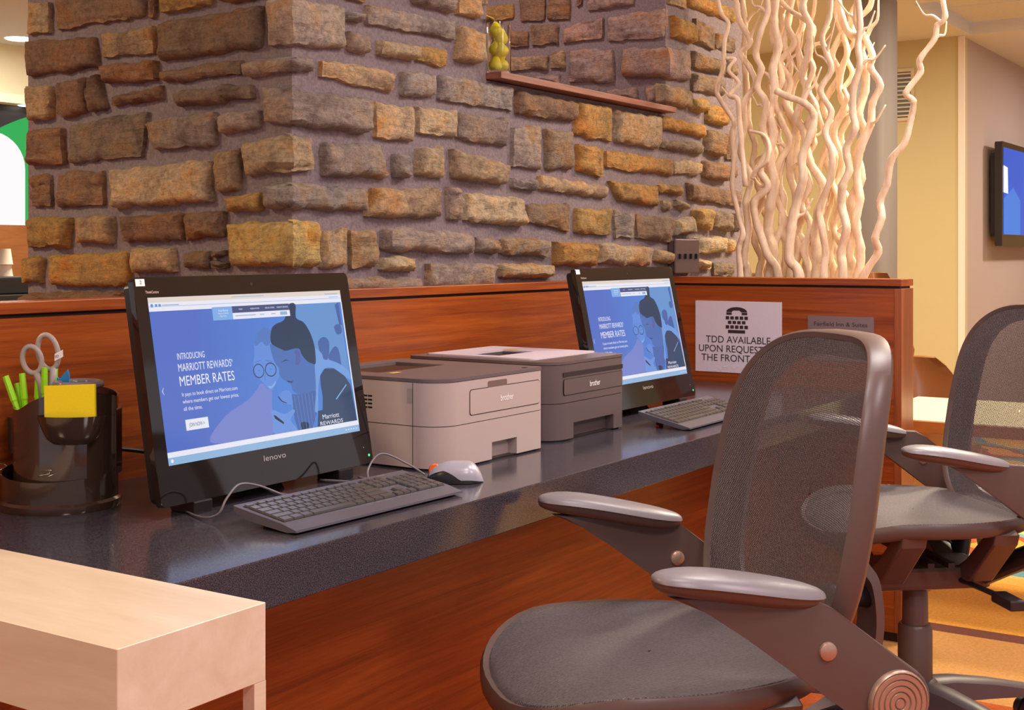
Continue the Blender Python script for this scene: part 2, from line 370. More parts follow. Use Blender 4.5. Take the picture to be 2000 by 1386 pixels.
STONES_F=[
([(2.305,1.718),(2.372,1.719),(2.361,1.695),(2.308,1.693)],'g'),
([(2.295,1.766),(2.38,1.776),(2.38,1.744),(2.316,1.744)],'t'),
([(2.313,1.679),(2.391,1.671),(2.395,1.624),(2.315,1.625)],'g'),
([(2.383,1.748),(2.737,1.758),(2.737,1.704),(2.38,1.696)],'g'),
([(2.55,1.809),(2.737,1.819),(2.719,1.774),(2.558,1.777)],'g'),
([(2.75,1.832),(2.849,1.843),(2.844,1.777),(2.746,1.77)],'l'),
([(2.426,1.671),(2.571,1.678),(2.571,1.629),(2.422,1.63)],'l'),
([(2.575,1.677),(2.705,1.677),(2.701,1.633),(2.575,1.63)],'o'),
([(2.75,1.744),(2.854,1.751),(2.854,1.653),(2.737,1.655)],'l'),
([(2.22,1.599),(2.485,1.602),(2.485,1.542),(2.22,1.553)],'l'),
([(2.513,1.605),(2.648,1.613),(2.652,1.553),(2.515,1.54)],'g'),
([(2.412,1.519),(2.562,1.519),(2.562,1.428),(2.412,1.432)],'l'),
([(2.579,1.521),(2.746,1.531),(2.744,1.455),(2.582,1.452)],'l'),
([(2.227,1.412),(2.429,1.419),(2.465,1.339),(2.227,1.331)],'g'),
([(2.485,1.403),(2.537,1.401),(2.537,1.343),(2.481,1.343)],'g'),
([(2.579,1.426),(2.687,1.43),(2.69,1.347),(2.571,1.35)],'l'),
([(2.402,1.315),(2.674,1.326),(2.674,1.247),(2.376,1.244)],'t'),
([(2.703,1.331),(2.76,1.329),(2.767,1.241),(2.705,1.243)],'g'),
([(2.227,1.213),(2.316,1.221),(2.316,1.126),(2.217,1.127)],'t'),
([(2.322,1.214),(2.414,1.22),(2.418,1.122),(2.322,1.123)],'t'),
([(2.441,1.223),(2.806,1.215),(2.816,1.156),(2.437,1.166)],'g'),
([(2.433,1.153),(2.567,1.149),(2.562,1.112),(2.431,1.117)],'l'),
([(2.617,1.138),(2.908,1.133),(2.903,1.062),(2.617,1.069)],'g'),
([(2.217,1.106),(2.592,1.102),(2.592,1.059),(2.217,1.069)],'g'),
([(2.67,1.613),(3.006,1.617),(3.006,1.543),(2.664,1.547)],'g'),
([(2.75,1.529),(2.981,1.527),(2.978,1.447),(2.746,1.451)],'g'),
([(2.719,1.428),(2.988,1.403),(2.968,1.343),(2.723,1.352)],'t'),
([(2.783,1.319),(3.046,1.315),(3.067,1.231),(2.778,1.242)],'l'),
([(2.825,1.204),(2.931,1.2),(2.931,1.155),(2.83,1.158)],'g'),
([(2.943,1.203),(3.193,1.202),(3.193,1.149),(2.948,1.153)],'g'),
([(2.938,1.133),(3.216,1.128),(3.216,1.086),(2.943,1.091)],'t'),
([(3.009,1.512),(3.143,1.523),(3.154,1.395),(3.004,1.39)],'g'),
([(3.171,1.516),(3.327,1.52),(3.321,1.401),(3.182,1.396)],'d'),
([(3.004,1.37),(3.132,1.365),(3.127,1.335),(3.004,1.334)],'g'),
([(3.143,1.383),(3.538,1.367),(3.53,1.324),(3.143,1.337)],'t'),
([(3.357,1.485),(3.508,1.48),(3.508,1.389),(3.357,1.399)],'o'),
([(3.025,1.61),(3.345,1.607),(3.345,1.545),(3.025,1.542)],'b'),
([(3.357,1.608),(3.567,1.615),(3.567,1.5),(3.345,1.506)],'o'),
([(3.587,1.604),(3.892,1.611),(3.877,1.497),(3.587,1.504)],'t'),
([(3.078,1.296),(3.315,1.309),(3.315,1.218),(3.083,1.242)],'d'),
([(3.351,1.295),(3.567,1.295),(3.56,1.208),(3.345,1.216)],'o'),
([(3.58,1.295),(3.717,1.292),(3.717,1.203),(3.587,1.205)],'g'),
([(3.724,1.282),(3.984,1.282),(3.984,1.188),(3.731,1.203)],'d'),
([(3.527,1.478),(3.984,1.476),(3.984,1.417),(3.534,1.418)],'o'),
([(3.547,1.384),(3.877,1.378),(3.877,1.31),(3.607,1.322)],'o'),
([(3.227,1.193),(3.463,1.189),(3.463,1.12),(3.227,1.122)],'o'),
([(3.488,1.189),(3.84,1.18),(3.825,1.113),(3.482,1.126)],'t'),
([(3.855,1.174),(3.969,1.163),(3.966,1.118),(3.855,1.13)],'l'),
([(3.877,1.392),(4.056,1.389),(4.048,1.353),(3.892,1.358)],'o'),
([(3.992,1.473),(4.213,1.479),(4.209,1.429),(3.997,1.426)],'t'),
([(3.9,1.618),(4.238,1.612),(4.238,1.562),(3.907,1.568)],'o'),
([(3.9,1.54),(4.213,1.544),(4.23,1.502),(3.9,1.503)],'d'),
([(3.907,1.338),(3.992,1.338),(3.984,1.302),(3.915,1.304)],'t'),
([(4.008,1.338),(4.096,1.334),(4.093,1.305),(4.008,1.31)],'t'),
([(4.104,1.402),(4.557,1.387),(4.557,1.325),(4.113,1.341)],'b'),
([(4.146,1.31),(4.291,1.318),(4.291,1.237),(4.154,1.249)],'o'),
([(4.0,1.272),(4.132,1.285),(4.137,1.221),(4.0,1.216)],'l'),
([(4.299,1.311),(4.462,1.307),(4.462,1.235),(4.299,1.241)],'d'),
([(4.162,1.214),(4.425,1.216),(4.416,1.156),(4.162,1.156)],'l'),
([(4.179,1.138),(4.299,1.134),(4.299,1.097),(4.179,1.102)],'l'),
([(4.308,1.126),(4.499,1.121),(4.499,1.068),(4.317,1.075)],'d'),
([(4.434,1.212),(4.509,1.209),(4.509,1.159),(4.434,1.16)],'t'),
([(4.23,1.487),(4.443,1.481),(4.434,1.416),(4.23,1.422)],'b'),
([(4.247,1.598),(4.407,1.595),(4.407,1.501),(4.247,1.51)],'d'),
([(4.256,1.686),(4.443,1.689),(4.425,1.618),(4.256,1.62)],'o'),
([(4.425,1.597),(4.509,1.595),(4.509,1.496),(4.425,1.499)],'b'),
([(4.458,1.478),(4.518,1.477),(4.518,1.431),(4.458,1.436)],'b'),
([(4.129,1.699),(4.238,1.703),(4.238,1.648),(4.129,1.653)],'o'),
([(3.907,1.722),(4.121,1.722),(4.113,1.655),(3.915,1.657)],'t'),
([(4.137,1.786),(4.407,1.79),(4.407,1.727),(4.142,1.718)],'d'),
([(4.146,1.862),(4.407,1.854),(4.407,1.802),(4.146,1.798)],'d'),
([(3.984,1.96),(4.146,1.955),(4.146,1.88),(3.984,1.883)],'o'),
([(4.162,1.976),(4.317,1.965),(4.317,1.884),(4.162,1.889)],'d'),
([(3.969,2.047),(4.096,2.054),(4.096,1.994),(3.961,1.991)],'t'),
([(4.104,2.056),(4.509,2.062),(4.509,2.004),(4.104,2.01)],'o'),
([(4.335,1.953),(4.509,1.954),(4.509,1.893),(4.335,1.894)],'d'),
([(4.425,1.864),(4.509,1.863),(4.509,1.809),(4.425,1.811)],'d'),
([(4.481,1.308),(4.522,1.307),(4.522,1.236),(4.481,1.236)],'d'),
]
STONES_N=[
([(2.753,2.064),(2.585,2.058),(2.585,1.999),(2.743,1.999)],'o'),
([(2.563,2.108),(2.449,2.088),(2.454,1.979),(2.558,1.985)],'b'),
([(2.445,2.084),(2.347,2.08),(2.352,1.973),(2.448,1.982)],'b'),
([(2.297,2.079),(2.095,2.07),(2.103,2.001),(2.281,1.994)],'p'),
([(2.203,1.972),(1.982,1.982),(1.982,1.875),(2.203,1.884)],'p'),
([(2.381,1.95),(2.215,1.974),(2.219,1.892),(2.383,1.892)],'p'),
([(2.625,1.965),(2.523,1.952),(2.523,1.893),(2.625,1.902)],'b'),
([(2.515,1.974),(2.398,1.97),(2.398,1.893),(2.515,1.896)],'b'),
([(2.625,1.868),(2.439,1.864),(2.443,1.806),(2.625,1.812)],'t'),
([(2.432,1.867),(2.368,1.869),(2.373,1.804),(2.437,1.809)],'t'),
([(2.356,1.872),(2.179,1.86),(2.175,1.74),(2.364,1.76)],'p'),
([(2.501,1.788),(2.39,1.791),(2.39,1.748),(2.484,1.75)],'p'),
([(2.207,1.721),(2.087,1.723),(2.087,1.678),(2.207,1.685)],'p'),
([(2.056,1.724),(1.982,1.725),(1.986,1.657),(2.052,1.661)],'p'),
([(2.331,2.082),(2.301,2.08),(2.301,2.022),(2.326,2.01)],'b'),
([(2.314,1.728),(2.231,1.726),(2.231,1.673),(2.314,1.678)],'p'),
]
STONES_C=[
([(2.045,1.728),(1.944,1.721),(1.944,1.612),(2.042,1.614)],[(2.129,1.72),(2.295,1.728),(2.308,1.622),(2.128,1.616)],'L'),
([(2.116,1.592),(1.97,1.594),(1.97,1.554),(2.116,1.552)],[(2.098,1.59),(2.183,1.597),(2.198,1.564),(2.1,1.553)],'g'),
([(2.06,1.53),(1.964,1.526),(1.964,1.435),(2.055,1.447)],[(2.107,1.522),(2.406,1.522),(2.387,1.438),(2.133,1.437)],'g'),
([(2.116,1.414),(1.966,1.418),(1.966,1.331),(2.114,1.333)],[(2.107,1.418),(2.19,1.418),(2.196,1.343),(2.107,1.334)],'t'),
([(2.045,1.316),(1.964,1.316),(1.964,1.256),(2.049,1.255)],[(2.107,1.314),(2.38,1.314),(2.387,1.256),(2.107,1.256)],'g'),
([(2.173,1.231),(1.961,1.231),(1.961,1.128),(2.154,1.127)],[(2.107,1.231),(2.21,1.231),(2.21,1.129),(2.11,1.128)],'G'),
]
STONES_K=[
([(2.143,1.861),(1.974,1.85),(1.974,1.743),(2.143,1.759)],[(3.9,1.844),(4.121,1.855),(4.121,1.746),(3.9,1.738)],'p'),
]

PAL = {'g': (.37, .295, .245), 't': (.45, .325, .195), 'o': (.46, .27, .085), 'b': (.29, .17, .098), 'd': (.27, .19, .125),
       'l': (.56, .415, .25), 'L': (.56, .47, .38), 'G': (.56, .38, .13), 'p': (.44, .30, .255)}
def stone(parent, cols_spec, colr, seed, p=None):
    """cols_spec: list of (top point, bottom point, outward normal) control columns, evenly re-sampled"""
    rnd = random.Random(seed)
    p = p if p is not None else rnd.uniform(.020, .036)
    lens = [0]
    for (t0, b0, n0), (t1, b1, n1) in zip(cols_spec, cols_spec[1:]): lens.append(lens[-1]+((t1+b1)-(t0+b0)).length/2)
    Ltot = lens[-1]; h = sum((c[0]-c[1]).length for c in cols_spec)/len(cols_spec)
    nc = max(4, min(34, int(Ltot/.011))); nr = max(4, min(16, int(h/.009)))
    def params(n, L):
        a = min(.16, .004/L); b = min(.3, .011/L)
        return [0, a, b]+[b+(1-2*b)*i/n for i in range(1, n)]+[1-b, 1-a, 1]
    us = params(nc, Ltot); vs = params(nr, h)
    if len(cols_spec) == 3:                       # make one column fall on the corner
        k = lens[1]/Ltot; j = min(range(3, len(us)-3), key=lambda i: abs(us[i]-k)); us[j] = k
    off = Vector((rnd.uniform(0, 50), rnd.uniform(0, 50), rnd.uniform(0, 50)))
    tx, ty = rnd.uniform(-.010, .010), rnd.uniform(-.012, .006)
    lay = rnd.random() < .35; A = rnd.uniform(.006, .012)
    bm = bmesh.new(); G = []
    for iu, u in enumerate(us):
        s = u*Ltot; k = 0
        while k < len(lens)-2 and s > lens[k+1]+1e-9: k += 1
        f = (s-lens[k])/(lens[k+1]-lens[k])
        (t0, b0, n0), (t1, b1, n1) = cols_spec[k], cols_spec[k+1]
        T = t0.lerp(t1, f); B = b0.lerp(b1, f); N = n0 if f < .001 else n1 if f > .999 else (n0 if k == 0 and len(lens) == 3 else n1)
        if len(lens) == 3:
            if abs(s-lens[1]) < 1e-6: N = Vector((-1, -1, 0))
            elif s < lens[1]: N = Vector((-1, 0, 0))
            else: N = Vector((0, -1, 0))
        col = []
        for iv, v in enumerate(vs):
            q = B.lerp(T, v); e = min(iu, len(us)-1-iu, iv, len(vs)-1-iv)
            w = q*1.0+off
            jit = .006*noise.noise(w*18) + .005*noise.noise(w*48)
            rnd_c = 0
            if e == 0: d = -.015 if (len(lens) < 3 or abs(s-lens[1]) > .045) else .001
            elif e == 1: d = p*.55
            else:
                sq = Vector((w.x*10, w.y*10, w.z*45)) if lay else w*16
                d = p+A*(noise.noise(w*9)*1.2+abs(noise.noise(sq))*1.5-.4+.45*noise.noise(w*38)+.25*noise.noise(w*80))+tx*(u-.5)+ty*(v-.5)*-1
                if e == 2: d -= .004
            # rounded corners of the outline
            cu = min(u, 1-u)*Ltot; cv = min(v, 1-v)*h; r = .016
            pull = Vector((0, 0, 0))
            if cu < r and cv < r:
                g = math.hypot(r-cu, r-cv)
                if g > r: pull = Vector((0, 0, (.5-v)))*(g-r)*1.2
            q = q+pull+Vector((0, 0, jit))+((cols_spec[-1][1]-cols_spec[0][1]).normalized())*jit*(-.8)
            q = q+N*(d-.025)
            col.append(bm.verts.new(q))
        G.append(col)
    for a, b in zip(G, G[1:]):
        for i in range(len(a)-1): bm.faces.new((a[i], b[i], b[i+1], a[i+1]))
    ctr = sum((v.co for v in bm.verts), Vector())/len(bm.verts)
    for v in bm.verts: v.co -= ctr
    o = frombm('stone', bm, stone_m, parent, smooth=True, angle=50); o.location = ctr
    c = PAL[colr]; k = rnd.uniform(.86, 1.12); kk = rnd.uniform(.93, 1.07)
    o.color = (c[0]*k, c[1]*k*kk, c[2]*k*kk*kk, 1)
    return o
def vL(p, x): return Vector((x, p[0], p[1]))
def vF(p): return Vector((p[0], YS-.025, p[1]))
nL, nF = Vector((-1, 0, 0)), Vector((0, -1, 0))
wl = struct(pyd('wall_stone_left', [(XC, YS, .6), (XL2, YS, .6), (XL2, YB, .6), (XC, YB, .6), (XC, YS, ZC), (XL2, YS, ZC), (XL2, YB, ZC), (XC, YB, ZC)],
    [(0, 1, 5, 4), (1, 2, 6, 5), (2, 3, 7, 6), (3, 0, 4, 7)], mortar_m))
wm = struct(box('wall_stone_middle', (XL2, XR, YS, YB, .6, 1.622), mortar_m))
wr = struct(pyd('wall_stone_right', [(XR, YS, .6), (XR2, YS, .6), (XR2, YB, .6), (XR, YB, .6), (XR, YS, ZC), (XR2, YS, ZC), (XR2, YB, ZC), (XR, YB, ZC)],
    [(0, 1, 5, 4), (1, 2, 6, 5), (2, 3, 7, 6), (3, 0, 4, 7)], mortar_m))
sd = 11
for q, c in STONES_L:
    sd += 1; T = [vL(x, XC-.025) for x in q]; stone(wl, [(T[0], T[3], nL), (T[1], T[2], nL)], c, sd)
for q, c in STONES_F:
    sd += 1; T = [vF(x) for x in q]; mx = (q[0][0]+q[1][0])/2
    stone(wl if mx < XL2 else wm if mx < XR else wr, [(T[0], T[3], nF), (T[1], T[2], nF)], c, sd)
for q, c in STONES_N:
    sd += 1; T = [vL(x, XR-.025) for x in q]; stone(wr, [(T[0], T[3], nL), (T[1], T[2], nL)], c, sd, p=.018)
for lst, par, x in ((STONES_C, wl, XC-.025), (STONES_K, wr, XR-.025)):
    for q, r, c in lst:
        sd += 1; a = [vL(k, x) for k in q]; b = [vF(k) for k in r]
        zt = (q[1][1]+r[0][1])/2; zb = (q[2][1]+r[3][1])/2
        nC = Vector((-1, -1, 0)); ct = Vector((x, YS-.025, zt)); cb = Vector((x, YS-.025, zb))
        stone(par, [(a[0], a[3], nL), (ct, cb, nC), (b[1], b[2], nF)], c, sd, p=.03)
# courses above the frame and on the hidden-in-photo returns
rf = random.Random(5)
def courses(par, mk, a0, a1, z0, n, zt=ZC):
    z = z0
    while z < zt-.05:
        h = min(rf.uniform(.085, .135), zt-.012-z); a = a0
        while a < a1-.03:
            l = rf.uniform(.12, .30)
            if a1-a-l < .08: l = a1-a
            c = rf.choice('gtoblpdt'); g = .012
            T = [mk(a+g, z+h-g), mk(a+l-g, z+h-g), mk(a+l-g, z+g), mk(a+g, z+g)]
            stone(par, [(T[0], T[3], n), (T[1], T[2], n)], c, rf.randrange(9999)); a += l
        z += h
courses(wl, lambda a, z: Vector((XC-.025, YB-(a-0), z)), 0, YB-YS+.02, 1.86, nL)
courses(wl, lambda a, z: Vector((a, YS-.025, z)), XC, XL2, 1.80, nF)
courses(wr, lambda a, z: Vector((XR-.025, YB-a, z)), 0, YB-YS+.02, 2.13, nL)
courses(wr, lambda a, z: Vector((a, YS-.025, z)), XR, XR2, 2.08, nF)
courses(wl, lambda a, z: Vector((XC-.025, YB-a, z)), 0, YB-YS+.02, .61, nL, 1.065)
courses(wr, lambda a, z: Vector((XR-.025, YB-a, z)), 0, .15, 1.65, nL, 2.11)

# ------------------------------------------------------------------ desk
ZD = .745
t = thing('sill_shelf', 'dark brown wooden sill shelf jutting from the stone opening', 'shelf', (3.41, 1.95, 1.624))
box('board', (-.519, .53, -.017, .55, 0, .018), mantel_w, t, bev=.0015)
desk = thing('work_counter', 'long computer counter with dark speckled stone top and cherry wood panel below', 'counter', (2.5, 1.6, 0))
bx = lambda a: (a[0]-2.5, a[1]-2.5, a[2]-1.6, a[3]-1.6, a[4], a[5])
box('worktop', bx((1.126, 3.88, 1.263, 1.921, .675, ZD)), granite_m, desk, bev=.002)
box('modesty_panel', bx((1.126, 3.88, 1.56, 1.60, 0, .675)), cherry_x, desk)
bp_ = thing('back_partition', 'cherry wood partition with capped top running behind the computers', 'partition', (2.3, 1.95, 0))
b2 = lambda a: (a[0]-2.3, a[1]-2.3, a[2]-1.95, a[3]-1.95, a[4], a[5])
box('panel', b2((.2, 3.88, 1.923, 1.975, 0, 1.051)), cherry_x, bp_)
box('groove', b2((.2, 3.88, 1.931, 1.97, 1.051, 1.058)), cherry_d, bp_)
box('cap', b2((.2, 3.88, 1.921, 1.977, 1.058, 1.079)), cherry_x, bp_, bev=.0015)
ep = thing('end_partition', 'cherry wood end panel closing the counter beside the bare branches', 'partition', (3.94, 1.55, 0))
b3 = lambda a: (a[0]-3.94, a[1]-3.94, a[2]-1.55, a[3]-1.55, a[4], a[5])
box('panel', b3((3.882, 3.998, 1.171, 1.94, .03, 1.053)), cherry_y, ep)
box('end_post', b3((3.8805, 4.0, 1.168, 1.19, .03, 1.053)), cherry_z, ep, bev=.001)
box('groove', b3((3.89, 3.992, 1.176, 1.94, 1.053, 1.06)), cherry_d, ep)
box('cap', b3((3.8805, 4.0, 1.168, 1.92, 1.06, 1.081)), cherry_y, ep, bev=.0015)
box('toe_kick', b3((3.895, 3.985, 1.185, 1.94, 0, .03)), cherry_d, ep)
pt = thing('side_console', 'pale blond wood console table at the near left end of the counter', 'table', (1.013, 1.5, 0))
b4 = lambda a: (a[0]-1.013, a[1]-1.013, a[2]-1.5, a[3]-1.5, a[4], a[5])
box('top', b4((.905, 1.122, 1.081, 1.918, .664, .755)), maple, pt, bev=.0008, seg=1)
for xx in (.905, 1.103):
    for yy in (1.081, 1.90):
        box('leg', b4((xx, xx+.019, yy, yy+.018, 0, .664)), maple_x, pt)

# ------------------------------------------------------------------ all-in-one computers
PIC = dict(
hair2=[(0.557,0.701),(0.569,0.736),(0.592,0.755),(0.636,0.775),(0.664,0.845),(0.7,0.846),(0.694,0.779),(0.727,0.756),(0.749,0.717),(0.763,0.669),(0.769,0.616),(0.762,0.543),(0.74,0.546),(0.721,0.558),(0.699,0.591),(0.688,0.624),(0.657,0.626),(0.619,0.62),(0.596,0.632),(0.568,0.65),(0.555,0.666)],
face2=[(0.549,0.657),(0.568,0.65),(0.596,0.632),(0.619,0.62),(0.657,0.626),(0.688,0.624),(0.704,0.591),(0.74,0.546),(0.759,0.544),(0.742,0.41),(0.698,0.4),(0.656,0.401),(0.628,0.425),(0.622,0.456),(0.586,0.486),(0.574,0.513),(0.578,0.538),(0.561,0.565),(0.552,0.606)],
ear=[(0.665,0.615),(0.682,0.619),(0.689,0.597),(0.687,0.562),(0.671,0.543),(0.659,0.554),(0.666,0.584)],
face1=[(0.477,0.673),(0.508,0.725),(0.54,0.743),(0.562,0.716),(0.555,0.666),(0.559,0.585),(0.573,0.543),(0.573,0.503),(0.547,0.461),(0.529,0.438),(0.511,0.45),(0.487,0.488),(0.462,0.526),(0.459,0.575),(0.469,0.614)],
hair1=[(0.477,0.673),(0.503,0.721),(0.535,0.743),(0.562,0.721),(0.552,0.666),(0.528,0.653),(0.511,0.675),(0.485,0.657)],
smile=[(0.513,0.459),(0.532,0.46),(0.552,0.48),(0.545,0.461),(0.525,0.446)],
cloth1=[(0.408,0.405),(0.457,0.448),(0.485,0.478),(0.51,0.446),(0.528,0.428),(0.518,0.36),(0.524,0.29),(0.501,0.229),(0.371,0.225),(0.224,0.245),(0.304,0.349)],
hand=[(0.516,0.345),(0.573,0.317),(0.616,0.333),(0.624,0.319),(0.598,0.283),(0.621,0.228),(0.515,0.227),(0.514,0.291)],
phone=[(0.52,0.32),(0.53,0.316),(0.565,0.278),(0.562,0.269),(0.525,0.302)],
scarf=[(0.621,0.406),(0.656,0.401),(0.698,0.4),(0.742,0.41),(0.743,0.358),(0.739,0.312),(0.699,0.22),(0.631,0.219),(0.619,0.284),(0.618,0.335)],
collar=[(0.769,0.616),(0.801,0.589),(0.808,0.559),(0.84,0.551),(0.892,0.524),(0.932,0.482),(0.934,0.439),(0.855,0.507),(0.806,0.512),(0.777,0.479),(0.756,0.408),(0.742,0.311),(0.725,0.311),(0.745,0.41),(0.757,0.544)],
jacket=[(0.777,0.479),(0.806,0.512),(0.855,0.507),(0.906,0.463),(0.932,0.412),(0.941,0.206),(0.725,0.216),(0.741,0.306),(0.765,0.308),(0.775,0.374),(0.773,0.432)],
jline=[(0.841,0.352),(0.908,0.42),(0.91,0.415),(0.846,0.349)],
bgr=[(0.703,0.846),(0.929,0.845),(0.936,0.438),(0.892,0.524),(0.84,0.551),(0.808,0.559),(0.801,0.589),(0.769,0.616),(0.763,0.669),(0.749,0.717),(0.727,0.756),(0.694,0.779)],
bman=[(0.791,0.651),(0.824,0.672),(0.848,0.646),(0.838,0.578),(0.82,0.55),(0.803,0.565),(0.792,0.603)],
bman2=[(0.887,0.718),(0.906,0.732),(0.924,0.721),(0.925,0.688),(0.898,0.679)],
bleg=[(0.838,0.578),(0.872,0.617),(0.893,0.604),(0.898,0.529),(0.892,0.524),(0.84,0.551)],
post=[(0.907,0.833),(0.929,0.845),(0.931,0.726),(0.917,0.727)],
dark=[(0.647,0.262),(0.678,0.26),(0.686,0.243),(0.672,0.22),(0.652,0.223)],
neck=[(0.561,0.414),(0.598,0.429),(0.621,0.406),(0.618,0.335),(0.609,0.357),(0.57,0.372)],
chain=[(0.557,0.404),(0.571,0.382),(0.59,0.369),(0.589,0.366),(0.568,0.378),(0.554,0.4)],

)
MW, MH = .5307, .3643
S = 1.0
scr = {k: emit('screen_'+k, c, S) for k, c in dict(
    blue=(.105, .20, .62), sky=(.11, .30, .74), pale=(.60, .62, .85), cream=(.74, .66, .60), white=(.80, .80, .90), navy=(.075, .095, .22),
    hair=(.035, .060, .115), face2=(.085, .17, .46), face1=(.13, .27, .70), hair1=(.10, .20, .52), cloth=(.19, .24, .60), hand=(.16, .30, .70),
    dark=(.03, .045, .085), scarf=(.075, .14, .38), collar=(.17, .34, .72), jacket=(.045, .075, .145), tab=(.22, .42, .78), mid=(.14, .30, .62), bar=(.28, .46, .70), ear=(.10, .13, .38)).items()}
def screen_grad():
    m = scr['blue']; nt = m.node_tree; b = nt.nodes['Principled BSDF']; tc = add(nt, 'ShaderNodeTexCoord'); sp = add(nt, 'ShaderNodeSeparateXYZ')
    nt.links.new(tc.outputs['Object'], sp.inputs[0]); mr = add(nt, 'ShaderNodeMapRange'); mr.inputs[1].default_value = -.16; mr.inputs[2].default_value = .06
    nt.links.new(sp.outputs[0], mr.inputs[0]); r = ramp(nt, [(0, (.095, .165, .55)), (1, (.090, .235, .66))]); nt.links.new(mr.outputs[0], r.inputs[0]); nt.links.new(r.outputs[0], b.inputs['Emission Color'])
screen_grad()
def soft(p):
    P = [Vector((x, y)) for x, y in p]; n = len(P); out = []
    for i in range(n):
        a, b, c, d = P[i-1], P[i], P[(i+1) % n], P[(i+2) % n]
        for j in range(4):
            t = j/4; v = .5*((2*b)+(c-a)*t+(2*a-5*b+4*c-d)*t*t+(3*b-a-3*c+d)*t**3); out.append((v.x, v.y))
    return out
led_m = emit('led_green', (.05, .9, .25), 2.5)
sil_text = plain('silver_print', (.42, .38, .37), .35)
pink_text = plain('pale_print', (.80, .55, .45), .5)
paper_w = plain('sticker_white', (.92, .90, .90), .6)
def slab(name, pl, out, d0, d1, mat, parent, bev=0.):
    bm = bmesh.new(); A = [bm.verts.new(pl.p(x, y, d0)) for x, y in out]; B = [bm.verts.new(pl.p(x, y, d1)) for x, y in out]; n = len(out)
    c1 = bm.faces.new(A); c2 = bm.faces.new(B[::-1])
    for i in range(n): bm.faces.new((A[i], B[i], B[(i+1) % n], A[(i+1) % n]))
    if bev: bmesh.ops.bevel(bm, geom=list(c1.edges), offset=bev, segments=2, affect='EDGES', profile=.5)
    return frombm(name, bm, mat, parent, smooth=True, angle=18)
def computer(label, loc, rz, tilt, first):
    t = thing('desktop_computer', label, 'computer', loc, rz, 'all-in-one computers on the counter')
    pl = Plane((-MW/2, 0, .020), (1, 0, 0), (0, sin(tilt), cos(tilt)))
    slab('bezel', pl, rrect(0, MW, 0, MH, .008), 0, -.012, black_gloss, t, bev=.0015)
    slab('back_shell', pl, rrect(.006, MW-.006, .006, MH-.006, .012), -.012, -.030, black_sat, t)
    slab('rear_housing', pl, rrect(.10, MW-.10, .05, MH-.07, .02), -.030, -.058, black_sat, t)
    prism('stand', [(.03, .0), (.16, .0), (.16, .006), (.09, .05), (.075, .16), (.055, .16), (.055, .03)], 'x', -.05, .05, black_sat, t)
    for sx in (-.18, .18): box('foot', (sx-.02, sx+.02, -.004, .05, 0, .02), black_sat, t, bev=.002)
    q = lambda l: [(a*MW, b*MH) for a, b in l]
    r4 = lambda a0, a1, b0, b1: q([(a0, b0), (a1, b0), (a1, b1), (a0, b1)])
    s = polys('screen', [r4(.047, .947, .172, .908)], pl, scr['blue'], t, .0003)
    def lay(names, m, d, nm='screen_picture'): polys(nm, [q(soft(PIC[k]) if k not in ('bgr', 'post', 'jacket', 'scarf', 'phone', 'jline') else PIC[k]) for k in names], pl, scr[m], s, d)
    lay(['bgr'], 'mid', .0004); lay(['bman', 'bman2', 'bleg', 'post'], 'scarf', .00045)
    lay(['face1'], 'face1', .0004); lay(['hair1'], 'hair1', .00045); lay(['cloth1'], 'cloth', .0004); lay(['neck'], 'face1', .0005)
    lay(['face2'], 'face2', .0005); lay(['ear'], 'ear', .00055); lay(['scarf'], 'scarf', .0005); lay(['jacket'], 'jacket', .0005)
    lay(['collar'], 'collar', .00055); lay(['hair2'], 'hair', .0006); lay(['hand'], 'hand', .00055); lay(['phone', 'dark', 'chain'], 'dark', .0006)
    lay(['smile', 'jline'], 'tab', .0006)
    polys('screen_picture', ring2(.479*MW, .537*MH, .0135, .0125, .0016), pl, scr['dark'], s, .00062, weld=True)
    polys('screen_picture', ring2(.536*MW, .537*MH, .0145, .0125, .0018), pl, scr['dark'], s, .00062, weld=True)
    polys('screen_picture', [ell(.4795*MW, .5390*MH, .0032, .0012), ell(.5365*MW, .5390*MH, .0034, .0013), q([(.466, .581), (.494, .588), (.494, .584), (.466, .577)]), q([(.518, .586), (.553, .576), (.553, .572), (.518, .582)]), q([(.507, .53), (.500, .492), (.512, .487), (.505, .494)])], pl, scr['hair1'], s, .00061)
    polys('screen_picture', [q([(.606, .475), (.630, .468), (.640, .474), (.630, .462), (.612, .466)]), q([(.588, .565), (.612, .578), (.632, .572), (.612, .572)])], pl, scr['hair'], s, .00061)
    stripes = [q([(.63+.018*i, .40), (.634+.018*i, .40), (.642+.016*i, .225), (.638+.016*i, .225)]) for i in range(6)]
    polys('screen_picture', stripes, pl, scr['hair1'], s, .0006)
    polys('browser_bar', [r4(.047, .947, .885, .908)], pl, scr['cream'], s, .0004)
    polys('browser_bar', [r4(.047, .947, .846, .885)], pl, scr['white'], s, .0004)
    polys('browser_bar', [r4(.047, .947, .866, .868)], pl, scr['bar'], s, .0005)
    polys('browser_icon', [ell(.06*MW, .872*MH, .003, .003), r4(.072, .082, .866, .878), r4(.086, .096, .866, .878), r4(.1, .17, .871, .874)], pl, scr['mid'], s, .0006, stuff=True)
    polys('browser_icon', [r4(.86, .93, .889, .893), r4(.40, .55, .895, .898), r4(.88, .93, .873, .876)], pl, scr['bar'], s, .0006, stuff=True)
    polys('task_bar', [r4(.047, .947, .205, .228), ], pl, scr['white'], s, .0007)
    polys('task_bar', [r4(.047, .947, .172, .205)], pl, scr['bar'], s, .0007)
    polys('task_bar', [ell(.062*MW, .19*MH, .003, .003)]+[r4(.87+.014*i, .876+.014*i, .187, .192) for i in range(5)], pl, scr['white'], s, .0009, stuff=True)
